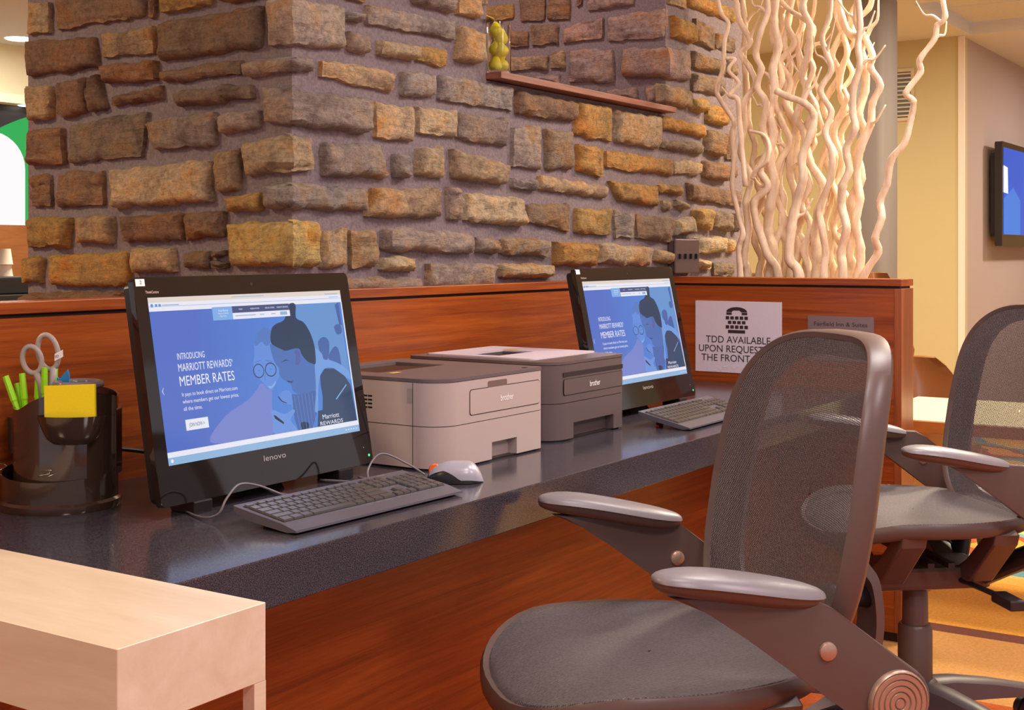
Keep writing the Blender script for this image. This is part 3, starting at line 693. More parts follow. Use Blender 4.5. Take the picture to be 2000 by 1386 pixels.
    polys('page_edge', [r4(.941, .947, .205, .846)], pl, scr['white'], s, .0007)
    polys('page_header', [r4(.306, .395, .790, .852)], pl, scr['tab'], s, .0007)
    polys('page_header', [r4(.395, .667, .820, .852)], pl, scr['navy'], s, .0007)
    polys('page_header', [r4(.395, .667, .790, .820)], pl, scr['white'], s, .0007)
    polys('page_header', [r4(.618, .652, .797, .814), r4(.405, .50, .804, .808), r4(.52, .54, .804, .808), r4(.575, .595, .804, .808)], pl, scr['bar'], s, .0009, stuff=True)
    T = lambda body, a, b, wd, hh, m=scr['white'], dd=.0009: text('screen_text', body, pl, a*MW, b*MH, hh*MH*1.37, m, s, width=wd*MW, d=dd)
    T('Fairfield', .332, .830, .042, .009); T('INN & SUITES', .329, .818, .046, .006); T('Marriott', .336, .806, .03, .006)
    T('FIND', .425, .833, .016, .007); T('RESERVATIONS', .478, .833, .042, .007); T('SPECIAL OFFERS', .548, .833, .045, .007); T('MARRIOTT REWARDS', .605, .833, .055, .007)
    T('INTRODUCING', .133, .626, .114, .030); T('MARRIOTT REWARDS', .131, .573, .226, .036); T('®', .359, .592, .007, .014)
    T('MEMBER RATES', .129, .508, .234, .046)
    T('It pays to book direct on Marriott.com', .133, .462, .237, .018); T('where members get our lowest price,', .133, .430, .240, .018); T('all the time.', .133, .398, .077, .018)
    polys('page_button', [r4(.134, .228, .310, .358)], pl, scr['white'], s, .0007)
    T('JOIN NOW >', .148, .325, .064, .018, scr['dark'])
    polys('page_button', [q([(.062, .507), (.065, .510), (.060, .4935), (.065, .477), (.062, .480), (.0565, .4935)])], pl, scr['pale'], s, .0009)
    T('Marriott', .757, .262, .088, .024); T('REWARDS', .741, .232, .120, .020)
    text('logo_text', 'lenovo', pl, .446*MW, .113*MH, .0140, sil_text, t, width=.104*MW, d=.0004)
    text('logo_text', 'ThinkCentre', pl, .042*MW, .927*MH, .0062, pink_text, t, width=.052*MW, d=.0004)
    polys('sticker', [r4(.008, .044, .960, .992)], pl, paper_w, t, .0004)
    if first: text('sticker_number', '2', pl, .024*MW, .969*MH, .0085, black_sat, t, d=.0008)
    polys('webcam', [ell(.5*MW, .955*MH, .003, .003)], pl, black_sat, t, .0004)
    polys('power_light', [ell(.979*MW, .041*MH, .0024, .0024)], pl, led_m, t, .0006)
    polys('drive_light', [ell(.955*MW, .085*MH, .0012, .0012)], pl, sil_text, t, .0004)
    return t
computer('black desktop computer with the number 2 sticker beside the pen holder', (1.668, 1.578, ZD), R(1.27), R(10.4), True)
computer('black desktop computer behind the dark printer next to the TDD sign', (3.06, 1.575, ZD), R(-.4), R(11.9), False)

# ------------------------------------------------------------------ keyboards
kb_m = plain('keyboard_grey', (.095, .088, .108), .36, bump=.05, bscale=900)
key_m = plain('key_dark', (.075, .066, .062), .28)
keybed_m = plain('key_bed', (.010, .008, .008), .5)
red_m = plain('red_rubber', (.72, .02, .012), .5)
KW, KD = .40, .135
_km = {}
def keycap(w, d):
    k = (round(w, 4), round(d, 4))
    if k not in _km:
        a, b = w/2, d/2; i = .0011
        v = [(-a, -b, 0), (a, -b, 0), (a, b, 0), (-a, b, 0), (-a+i, -b+i, .003), (a-i, -b+i, .003), (a-i, b-i, .003), (-a+i, b-i, .003)]
        me = bpy.data.meshes.new('key'); me.from_pydata(v, [], [(0, 1, 5, 4), (1, 2, 6, 5), (2, 3, 7, 6), (3, 0, 4, 7), (4, 5, 6, 7)]); me.materials.append(key_m); _km[k] = me
    return _km[k]
ROWS = [  # from the front row to the number row: (gap | key width in units)
    [1.25, 1.25, 1.25, 5.75, 1.25, 1.25, 1.25, 1.75, -.25, 1, 1, 1, -.25, 2, 1, 1],
    [2.25]+[1]*10+[2.75, -.25, -1, 1, -1, -.25, 1, 1, 1, 1],
    [1.75]+[1]*11+[2.25, -.25, -3, -.25, 1, 1, 1, -1],
    [1.5]+[1]*12+[1.5, -.25, 1, 1, 1, -.25, 1, 1, 1, 1],
    [1]*13+[2, -.25, 1, 1, 1, -.25, 1, 1, 1, 1],
    [1, -.5]+[1]*4+[-.5]+[1]*4+[-.5]+[1]*4+[-.5, -.25, 1, 1, 1]]
def keyboard(label, loc, rz, lift, redfoot):
    t = thing('keyboard', label, 'keyboard', loc, rz, 'keyboards on the counter')
    prof = [(0, .004), (.0005, .0075), (.032, .0145), (KD, .030+lift), (KD, .022+lift), (.105, .010+lift), (.02, .0015)]
    prism('body', prof, 'x', -KW/2, KW/2, kb_m, t, bev=.001)
    sl = math.atan2(.0155+lift, KD-.032)
    top = lambda y: .0145+(y-.032)*math.tan(sl)
    u = (KW-.016)/22.5; rp = .0155
    for a0, a1, r0, r1 in ((0, 15, 0, 5), (15.25, 18.25, 3, 5), (15.25, 18.25, 0, 1), (16.25, 17.25, 1, 2), (18.5, 22.5, 0, 5), (0, 1, 5.13, 5.75), (1.5, 5.5, 5.13, 5.75), (6, 10, 5.13, 5.75), (10.5, 14.5, 5.13, 5.75), (15.25, 18.25, 5.13, 5.75)):
        x0, x1, y0, y1 = -KW/2+.0075+a0*u, -KW/2+.0085+a1*u, .033+rp*r0, .034+rp*r1
        pyd('key_bed', [(x, y, top(y)+.0004) for x, y in ((x0, y0), (x1, y0), (x1, y1), (x0, y1))], [(0, 1, 2, 3)], keybed_m, t)
    for r, row in enumerate(ROWS):
        x = -KW/2+.008; hh = rp if r < 5 else .009; y = .0335+rp*r+hh/2+(.002 if r == 5 else 0)
        for w in row:
            if w < 0: x += -w*u; continue
            o = bpy.data.objects.new('key', keycap(w*u-.0016, hh-.0016)); COL.objects.link(o); o.parent = t
            o.location = (x+w*u/2, y, top(y)+.0006); o.rotation_euler = (sl, 0, 0); x += w*u
    for sx in (-1, 1):
        f = box('foot', (sx*(KW/2-.045)-.012, sx*(KW/2-.045)+.012, .098, .104, .003, .018+lift), black_sat, t)
        box('foot_pad', (sx*(KW/2-.045)-.012, sx*(KW/2-.045)+.012, .097, .105, 0, .005), red_m, f)
    pl = Plane((-KW/2, 0, top(0)), (1, 0, 0), (0, cos(sl), sin(sl)))
    text('logo_text', 'lenovo', pl, KW-.075, .129, .006, sil_text, t, sx=1.2, d=.0006)
    return t
keyboard('dark grey keyboard lying in front of the computer numbered 2', (1.6405, 1.3185, ZD), R(-2.3), 0, False)
keyboard('dark grey keyboard half hidden behind the near mesh chair back', (2.982, 1.333, ZD), R(.6), .008, True)

# ------------------------------------------------------------------ mouse and cables
t = thing('computer_mouse', 'silver and black computer mouse between the keyboard and the beige printer', 'mouse', (1.938, 1.398, ZD), R(30))
def dome(grow, ys, nx=15, shell_=False):
    rings = []
    for y in ys:
        f = y/.053; w = .030*(1-abs(f)**3.2*.55)+grow; h = .036*(1-max(0, f)**2*.62)*(1-max(0, -f-.45)**2*2.3)+grow
        a0 = 3+27*min(1, max(0, (y+.012)/.03)) if shell_ else 0; a1 = 180-a0
        e = max(0, 1-abs(f)**8)**.5; rings.append([(w*e*cos(R(a0+(a1-a0)*k/(nx-1))), y, .001+h*e*max(0, sin(R(a0+(a1-a0)*k/(nx-1))))**.6) for k in range(nx)])
    return rings
loft('body', dome(0, [-.0529+.1058*i/18 for i in range(19)]), plain('mouse_black', (.02, .016, .018), .3), t)
loft('top_shell', dome(.0011, [-.0529+.098*i/18 for i in range(19)], 21, True), plain('mouse_silver', (.40, .38, .43), .3, .1), t)
w_ = lathe('scroll_wheel', [(.0, -.004), (.010, -.004), (.012, 0), (.010, .004), (0, .004)], plain('wheel_orange', (.85, .16, .05), .4), t, n=20)
w_.rotation_euler = (0, R(90), 0); w_.location = (0, .036, .021)
cab = plain('cable_black', (.03, .026, .028), .4); cabg = plain('cable_grey', (.16, .14, .14), .35)
tag(tube('mouse_cable', spline([(1.912, 1.446, .757), (1.90, 1.475, .775), (1.86, 1.505, .797), (1.815, 1.50, .775), (1.76, 1.455, .752), (1.69, 1.455, .749), (1.66, 1.51, .749), (1.665, 1.60, .749)], 8), .0019, cabg), 'thin grey mouse cable looping between the mouse and computer 2', 'cable')
tag(tube('keyboard_cable', spline([(1.56, 1.452, .770), (1.555, 1.47, .776), (1.53, 1.492, .790), (1.495, 1.498, .796), (1.462, 1.492, .780), (1.448, 1.497, .757), (1.45, 1.54, .748), (1.50, 1.66, .748)], 8), .0019, cabg), 'thin black keyboard cable arching up behind the near keyboard', 'cable')
tag(tube('power_cable', spline([(1.485, 1.915, .81), (1.52, 1.90, .812), (1.58, 1.895, .809), (1.66, 1.88, .792), (1.72, 1.82, .77), (1.72, 1.70, .760)], 8), .004, cab), 'black power cable running behind the pen holder to computer 2', 'cable')
tag(tube('loose_cable', spline([(1.86, 1.56, .749), (1.85, 1.50, .749), (1.80, 1.47, .749), (1.815, 1.535, .749), (1.80, 1.60, .749)], 8), .0022, cabg), 'small grey cable loop lying beside the foot of computer 2', 'cable')

# ------------------------------------------------------------------ printers
def clip(poly, ax, v, keep):   # keep 'lo' -> coord<=v
    out = []
    n = len(poly)
    ins = (lambda p: p[ax] <= v+1e-9) if keep == 'lo' else (lambda p: p[ax] >= v-1e-9)
    for i in range(n):
        a, b = poly[i], poly[(i+1) % n]
        if ins(a): out.append(a)
        if ins(a) != ins(b):
            f = (v-a[ax])/(b[ax]-a[ax]); out.append((a[0]+(b[0]-a[0])*f, a[1]+(b[1]-a[1])*f))
    return out
def cap_bm(bm, pts, z0, z1, bev=0.):
    A = [bm.verts.new((x, y, z0)) for x, y in pts]; B = [bm.verts.new((x, y, z1)) for x, y in pts]; n = len(pts)
    bm.faces.new(A[::-1]); c = bm.faces.new(B)
    for i in range(n): bm.faces.new((A[i], A[(i+1) % n], B[(i+1) % n], B[i]))
    if bev: bmesh.ops.bevel(bm, geom=list(c.edges), offset=bev, segments=2, affect='EDGES', profile=.5)
def plan(W, D, rf_, rb):
    out = []
    for cx, cy, r, a0 in ((W/2-rf_[1], rf_[1], rf_[1], 270), (W/2-rb, D-rb, rb, 0), (-W/2+rb, D-rb, rb, 90), (-W/2+rf_[0], rf_[0], rf_[0], 180)):
        for i in range(9):
            a = R(a0+90*i/8); out.append((cx+r*cos(a), cy+r*sin(a)))
    return out
def printer(label, loc, rz, W, D, Hh, body, lid, door, notch, slot, plate, kind):
    t = thing('laser_printer', label, 'printer', loc, rz, 'printers on the counter')
    P = plan(W, D, (.055, .018), .02); zs = .084
    core = [(x*.985, D/2+(y-D/2)*.985) for x, y in P]
    bm = bmesh.new(); cap_bm(bm, core, .05, Hh-.015); frombm('inner_core', bm, black_sat, t)
    bm = bmesh.new(); nz = .038
    cap_bm(bm, P, nz, zs-.0008)
    cap_bm(bm, clip(P, 0, notch[0], 'lo'), .004, nz); cap_bm(bm, clip(P, 0, notch[1], 'hi'), .004, nz)
    cap_bm(bm, clip(clip(clip(P, 0, notch[0], 'hi'), 0, notch[1], 'lo'), 1, .022, 'hi'), .004, nz)
    frombm('paper_tray', bm, body, t, smooth=True, angle=30)
    bm = bmesh.new(); cap_bm(bm, [(x*.97, D/2+(y-D/2)*.97) for x, y in P], 0, .004); frombm('base', bm, black_sat, t)
    bm = bmesh.new(); cap_bm(bm, P, zs+.0008, Hh-.0075)
    frombm('housing', bm, body, t, smooth=True, angle=30)
    # lid with the output slot as a real opening
    x0, x1, y0, y1 = slot; bm = bmesh.new(); zl = Hh-.0065
    Pl = [(x*1.004, D/2+(y-D/2)*1.004) for x, y in P]
    for q in (clip(Pl, 1, y0, 'lo'), clip(Pl, 1, y1, 'hi'), clip(clip(clip(Pl, 1, y0, 'hi'), 1, y1, 'lo'), 0, x0, 'lo'), clip(clip(clip(Pl, 1, y0, 'hi'), 1, y1, 'lo'), 0, x1, 'hi')):
        cap_bm(bm, q, zl, Hh)
    frombm('lid', bm, lid, t, smooth=True, angle=30)
    pyd('output_slot', [(x0, y0, Hh-.003), (x1, y0, Hh-.003), (x1, y1, Hh-.0062), (x0, y1, Hh-.0062)], [(0, 1, 2, 3)], black_sat, t)
    pl = Plane((0, 0, 0), (1, 0, 0), (0, 0, 1))
    a0, a1, b0, b1 = door
    o = rrect(a0, a1, b0, b1, .006)
    slab('door_gap', pl, rrect(a0-.0015, a1+.0015, b0-.0015, b1+.0015, .0065), -.001, .0004, black_sat, t)
    dr = slab('front_door', pl, o, -.001, .0012, body, t, bev=.0006)
    text('logo_text', 'brother', pl, (a0+a1)/2+.002, (b0+b1)/2-.006, .0185, paper_w, dr, sx=1.0, align='CENTER', d=.0018, space=.92, width=.047)
    if kind == 1:
        hx = (a0+a1)/2-.03
        slab('handle_recess', pl, rrect(hx-.034, hx+.034, b1-.001, b1+.013, .004), -.002, .0006, plain('recess_brown', (.16, .10, .085), .6), t)
        vg = box('side_latch', (-W/2-.0006, -W/2+.002, .068, .080, .128, .156), plain('latch_grey', (.36, .30, .27), .5), t)
        box('side_seam', (-W/2-.0005, -W/2+.001, .0665, .0675, .006, Hh-.008), black_sat, t)
        bm = bmesh.new()
        for i in range(4):
            for j in range(3): bbox(bm, -W/2-.0007, -W/2+.001, .168+.0125*j, .178+.0125*j, .112+.0075*i, .1150+.0075*i)
        frombm('vent', bm, black_sat, t)['kind'] = 'stuff'
        box('button', (W/2-.055, W/2-.046, .012, .020, Hh, Hh+.001), black_sat, t)
        polys('warning_label', [[(x0+.0, y0-.035), (x0+.03, y0-.035), (x0+.03, y0-.02), (x0+.0, y0-.02)]], Plane((0, 0, Hh), (1, 0, 0), (0, 1, 0)), plain('label_yellow', (.7, .45, .15), .5), t, .0004)
    else:
        slab('slot_recess', pl, rrect(a0-.002, a1+.003, b1+.006, b1+.016, .002), -.002, .0006, plain('slot_dark', (.02, .012, .012), .6), t)
        px0, px1, py0, py1 = plate; bm = bmesh.new(); pp = rrect(px0, px1, py0, py1, .012)
        for q in (clip(pp, 1, y0, 'lo'), clip(pp, 1, y1, 'hi'), clip(clip(clip(pp, 1, y0, 'hi'), 1, y1, 'lo'), 0, x0, 'lo'), clip(clip(clip(pp, 1, y0, 'hi'), 1, y1, 'lo'), 0, x1, 'hi')):
            cap_bm(bm, q, Hh, Hh+.0035)
        frombm('top_plate', bm, plain('plate_lilac', (.62, .55, .62), .4), t, smooth=True, angle=30)
        polys('warning_label', [[(x1+.02, y1-.02), (x1+.045, y1-.02), (x1+.045, y1+.01), (x1+.02, y1+.01)]], Plane((0, 0, Hh+.0035), (1, 0, 0), (0, 1, 0)), plain('label_amber', (.8, .5, .08), .5), t, .0005)
    return t
pb = plain('printer_beige', (.47, .37, .34), .45, bump=.05, bscale=1200); pd = plain('printer_dark', (.115, .082, .080), .42, bump=.05, bscale=1200)
pl_ = plain('lid_dark', (.13, .10, .10), .40, bump=.05, bscale=1200)
printer('beige laser printer with a dark grey lid beside computer 2', (2.180, 1.472, ZD), R(-.4), .365, .385, .175, pb, pl_, (-.088, .163, .100, .148), (-.012, .078), (-.12, .10, .20, .335), None, 1)
printer('dark grey laser printer with a pale lilac top plate in front of the far computer', (2.594, 1.49, ZD), R(0), .326, .40, .176, pd, pd, (-.118, .150, .102, .136), (-.076, .108), (-.09, .06, .19, .28), (-.125, .158, .075, .375), 2)

# ------------------------------------------------------------------ pen organiser and what it holds
smoky = plain('smoky_plastic', (.045, .024, .016), .07, 0, .6, coat=.4)
OC = Vector((1.403, 1.816, ZD)); ORZ = R(33.3-90)
org = thing('desk_organiser', 'smoky dark plastic desk organiser with curved cups at the counter left', 'organiser', OC, ORZ)
def shell(name, r0, r1, z0, hf, mat, parent, a0=0, a1=360, n=48, ys=1.0):
    rings = []; m = n if a1-a0 == 360 else n+1
    for rr, top in ((r0, 0), (r0, 1), (r1, 1), (r1, 0)):
        ring = []
        for k in range(m):
            a = R(a0+(a1-a0)*k/n); h = hf(a)
            ring.append((rr*cos(a), rr*sin(a)*ys, z0+(h if top else 0)))
        rings.append(ring)
    rings.append(rings[0])
    return loft(name, rings, mat, parent, cap=False, close_ring=(a1-a0 == 360))
lathe('base', [(0, 0), (.0965, 0), (.0975, .004), (.0975, .012), (.093, .016), (0, .016)], smoky, org, n=48)
shell('tray_wall', .093, .0905, .014, lambda a: .048+.010*sin(a), smoky, org)
def bodyh(a):
    x = .082*cos(a); return .150+.030*max(0, 1-((x-.03)/.085)**2)*(1.0 if sin(a) < 0 else .8)
shell('pen_cup', .083, .0805, .014, bodyh, smoky, org).location = (.010, 0, 0)
box('divider', (-.002, .0, -.05, .078, .014, .165), smoky, org)
lathe('inner_floor', [(0, .09), (.080, .09), (.080, .094), (0, .094)], smoky, org, n=40, loc=(.010, 0, 0))
rings = []
for k in range(7):
    f = k/6; z = .112+.046*f; w = .030+.024*f**.5; d = .022+.017*f**.6
    rings.append([(.043+w*cos(R(180+180*j/14)), -.068-d*max(0, -sin(R(180+180*j/14)))**.7, z) for j in range(15)]+[(.043+w*.95*cos(R(-180*j/14)), -.072-d*.86*max(0, sin(R(180*j/14)))**.7, z if k < 6 else z) for j in range(0, 15)])
loft('note_pocket', [r[:15] for r in rings], smoky, org, cap=False, close_ring=False)
lathe('side_cup', [(0, 0), (.020, 0), (.022, .06), (.020, .06), (.018, .005), (0, .005)], smoky, org, n=24, loc=(-.088, .055, .08))
box('side_pocket', (.084, .094, -.005, .03, .05, .16), smoky, org, bev=.003)
note = thing('sticky_note_pad', 'bright yellow sticky note pad in the front pocket of the organiser', 'note pad', OC, ORZ)
box('pad', (.011, .091, -.1005, -.092, .146, .199), plain('note_yellow', (.86, .66, .0), .7), note)
note.children[0].rotation_euler = (R(-4), R(-2), 0)
lime = plain('lime_plastic', (.36, .80, .02), .25); lime2 = plain('lime_pale', (.62, .80, .22), .3)
pens = [((-.0765, .9595), (-.0629, .91), 'leaning far out to the left'), ((-.0620, .947), (-.0587, .91), 'shortest, half hidden by the leaning one'), ((-.0512, .9636), (-.0504, .91), 'upright, third from the left'),
        ((-.0296, .9636), (-.0346, .91), 'fourth from the left, under the grey scissors'), ((-.0163, .9728), (-.0204, .91), 'tallest, fifth from the left'), ((-.0038, .970), (-.0113, .91), 'rightmost, next to the blue clip')]
for i, (a, b, how) in enumerate(pens):
    yy = -.014+.010*(i % 2)+.003*i
    e = thing('lime_pen', 'lime green pen in the organiser, '+how, 'pen', OC, ORZ, 'lime pens in the organiser')
    T_ = Vector((a[0]-.009, yy, a[1]-ZD)); B_ = Vector((b[0]-.005, yy, b[1]-ZD)); d = (T_-B_).normalized(); E_ = T_-d*.095
    bm = bmesh.new(); tube_bm(bm, [E_, T_-d*.045, T_-d*.042, T_], [.0042, .0046, .0056, .0050], 6); frombm('cap', bm, lime, e)
    tube('barrel', [E_-d*.003, T_-d*.06], .0045, lime2, e, 6)
sg = plain('scissor_grey', (.40, .34, .31), .45)
sci = thing('scissors', 'grey handled scissors standing in the organiser with a white tag', 'scissors', OC, ORZ)
def loop(cx, cz, rx, rz_, tl, y):
    return [(cx+rx*cos(a)*cos(tl)-rz_*sin(a)*sin(tl), y, cz+rx*cos(a)*sin(tl)+rz_*sin(a)*cos(tl)) for a in [2*pi*k/28 for k in range(28)]]
z_ = -ZD
tube('handle', loop(-.047, .985+z_, .0155, .0225, R(14), .0), .0046, sg, sci, 8, True)
tube('handle', loop(-.0235, .997+z_, .0165, .029, R(12), .008), .0046, sg, sci, 8, True)
tube('handle', [(-.040, .0, .964+z_), (-.032, .003, .945+z_), (-.028, .004, .90+z_)], [.006, .007, .006], sg, sci)
tube('handle', [(-.014, .008, .972+z_), (-.017, .008, .945+z_), (-.022, .006, .90+z_)], [.006, .006, .006], sg, sci)
prism('blade', [(-.036, .90+z_), (-.018, .90+z_), (-.012, .845+z_), (-.015, .845+z_)], 'y', .004, .006, plain('steel', (.5, .5, .5), .25, 1.), sci)
tagp = Plane((-.0095, -.001, .983+z_), (.0135, 0, .004), (-.001, 0, .0115))
polys('tag', [[(0, 0), (1.1, .25), (1.12, 1.25), (.1, 1.0)]], tagp, paper_w, sci, 0)
text('tag_text', 'FD', tagp, .12, .35, .55, black_sat, sci, sx=.7, d=.0005)
bl = plain('blue_plastic', (.02, .22, .52), .35)
cl = thing('blue_clip', 'small bright blue butterfly clip behind the lime pens', 'clip', OC, ORZ)
for s_ in (-1, 1): prism('wing', [(-.006, .207), (-.006+s_*.014, .223), (-.006+s_*.017, .212), (-.006+s_*.016, .190), (-.006, .178)], 'y', .01, .016, bl, cl, bev=.001)
tag(tube('tape_ring', [Vector(OC)+Matrix.Rotation(ORZ, 3, 'Z') @ Vector((.030+.036*cos(2*pi*k/32), .0+.036*sin(2*pi*k/32), .200)) for k in range(32)], .006, plain('clear_plastic', (.22, .19, .20), .12), None, 8, True), 'clear plastic tape ring resting on top of the organiser', 'tape')
pc = plain('clip_metal', (.65, .58, .5), .25, .9)
for i, (x, y, a) in enumerate(((.004, -.086, .2), (.016, -.085, 1.0), (-.088, -.02, 1.4))):
    M_ = Matrix.Translation(OC) @ Matrix.Rotation(ORZ, 4, 'Z') @ Matrix.Translation((x, y, .062)) @ Matrix.Rotation(a, 4, 'Z')
    tag(tube('paper_clip', [M_ @ Vector((.009*sx_, .003*sy_, .002*k)) for k, (sx_, sy_) in enumerate(((-1, -.3), (-.7, -1), (.8, -1), (1, 0), (.7, 1), (-.6, 1)))], .0007, pc, None, 5),
        ['bent silver paper clip at the middle of the tray rim', 'silver paper clip just right of the middle of the tray rim', 'silver paper clip at the left end of the tray'][i], 'paper clip', 'paper clips in the tray')

# ------------------------------------------------------------------ signs and switch plate
sign_w = plain('sign_white', (.70, .64, .72), .45); ink = plain('sign_ink', (.035, .022, .030), .5); plate_m = plain('plate_bronze', (.28, .20, .19), .35, .4)
t = thing('tdd_sign', 'white sign with telephone symbol and TDD AVAILABLE lettering', 'sign', (3.882, 1.689, .777))
pl = Plane((-.0035, .147, 0), (0, -1, 0), (0, 0, 1)); SW, SH = .294, .228
slab('board', pl, rrect(0, SW, 0, SH, .001, 1), -.0035, 0, sign_w, t)
u_ = SW/1452.; X = lambda x: (x-80)*u_; Z = lambda y: SH-(y-62)*SH/1190.
hs = [(X(617), Z(243))]+[(X(790+178*cos(R(a))), Z(243-85*sin(R(a)))) for a in range(180, -1, -15)][1:-1]+[(X(968), Z(243)), (X(870), Z(243)), (X(860), Z(225)), (X(840), Z(215)), (X(740), Z(215)), (X(720), Z(225)), (X(710), Z(243))]
rc = lambda a, b, c, d: [(X(a), Z(d)), (X(c), Z(d)), (X(c), Z(b)), (X(a), Z(b))]
polys('telephone_symbol', [hs, rc(617, 250, 708, 288), rc(875, 250, 968, 288)], pl, ink, t, .0008)
keys = [rc(605+79*i, 312, 664+79*i, 366) for i in range(5)]+[rc(643+79*i, 388, 702+79*i, 440) for i in range(4)]+[rc(605+79*i, 463, 664+79*i, 518) for i in range(5)]+[rc(645, 540, 932, 592)]
polys('telephone_symbol', keys, pl, ink, t, .0008)
text('lettering', 'TDD AVAILABLE', pl, X(262), Z(758), .0315, ink, t, width=1090*u_, d=.0008)
text('lettering', 'UPON REQUEST AT', pl, X(135), Z(912), .0315, ink, t, width=1330*u_, d=.0008)
text('lettering', 'THE FRONT DESK', pl, X(185), Z(1066), .0315, ink, t, width=1240*u_, d=.0008)
bm = bmesh.new(); rb_ = random.Random(3)
for row, x0_, x1_ in ((1140, 560, 1050), (1168, 300, 1300), (1225, 270, 1340)):
    x = x0_
    while x < x1_:
        for dy in (0, 22):
            if rb_.random() < .6: bbox(bm, -.0047, -.0034, .147-X(x)-.0008, .147-X(x)+.0008, Z(row+dy)-.0008, Z(row+dy)+.0008)
        x += rb_.choice((22, 22, 45))
frombm('braille', bm, sign_w, t)['kind'] = 'stuff'
t = thing('address_plate', 'small bronze address plate reading Fairfield Inn & Suites beside the white sign', 'sign', (3.882, 1.354, .83))
pl = Plane((-.0025, .103, 0), (0, -1, 0), (0, 0, 1))
slab('plate', pl, rrect(0, .206, 0, .136, .001, 1), -.0025, 0, plate_m, t)
text('lettering', 'Fairfield Inn & Suites', pl, .019, .106, .0185, ink, t, width=.166, d=.0006)
text('lettering', '120 West 400 South', pl, .023, .080, .0185, ink, t, width=.158, d=.0006)
t = thing('switch_plate', 'brown metal four-switch wall plate on the stone pier', 'switch', (4.055, 1.957, 1.148))
sw = plain('switch_brown', (.13, .085, .08), .35, .3)
box('cover', (-.092, .092, -.009, 0, -.058, .058), sw, t, bev=.004)
for i in range(4): box('toggle', (-.066+.042*i-.004, -.066+.042*i+.004, -.017, -.008, -.010, .008), black_sat, t, bev=.001)
box('mounting_box', (-.085, .085, 0, .022, -.052, .052), sw, t)

# ------------------------------------------------------------------ vase of pears on the sill
m, nt, b = nodes('clear_glass'); b.inputs['Transmission Weight'].default_value = 1.; b.inputs['Roughness'].default_value = .02; b.inputs['IOR'].default_value = 1.42
b.inputs['Base Color'].default_value = (.96, .96, .94, 1)
VC = (2.9305, 1.9670, 1.6425)
v_ = thing('glass_vase', 'clear glass cylinder vase of pears at the left end of the sill', 'vase', VC)
lathe('glass', [(0, 0), (.0315, 0), (.0325, .003), (.0325, .135), (.0310, .135), (.0310, .006), (0, .006)], m, v_, n=40)
pear = plain('pear_yellow', (.74, .62, .01), .35, var=.12, bscale=60); stem = plain('pear_stem', (.16, .08, .03), .7)
prof = [(0, 0), (.008, .001), (.014, .005), (.0165, .012), (.0150, .020), (.0105, .027), (.0075, .033), (.004, .037), (0, .038)]
prof = [(a*1.20, b*1.10) for a, b in prof]
pears = [(-.0115, -.004, .0065, 8, 0, 'lying at the bottom left'), (.0120, .006, .009, -14, 10, 'bottom right of the vase'), (-.001, .010, .036, 0, 0, 'at the back of the vase'), (.0105, -.006, .045, 10, 8, 'in the middle, leaning right'),
         (-.0110, .000, .050, -8, 0, 'in the middle left'), (.004, .004, .080, 6, 8, 'second from the top'), (-.007, -.003, .098, -6, 0, 'on top of the pile')]
for i, (x, y, z, rx, ry, how) in enumerate(pears):
    e = thing('yellow_pear', 'small yellow green pear in the glass vase, '+how, 'pear', (VC[0]+x*.549+y*.836, VC[1]-x*.836+y*.549, VC[2]+z), 0, 'pears in the glass vase')
    e.rotation_euler = (R(rx), R(ry), i)
    lathe('fruit', prof, pear, e, n=20); tube('stem', [(0, 0, .037), (.001, 0, .042), (.003, 0, .046)], .0010, stem, e, 5)
pyd('leaf', [(0, 0, .042), (-.030, -.012, .050), (-.056, -.030, .046), (-.034, -.034, .040), (0, 0, .041), (-.030, -.012, .0485), (-.056, -.030, .0445), (-.034, -.034, .0385)], [(0, 1, 2, 3), (7, 6, 5, 4), (0, 4, 5, 1), (1, 5, 6, 2), (2, 6, 7, 3), (3, 7, 4, 0)], plain('leaf_yellow', (.75, .55, .03), .5), e)

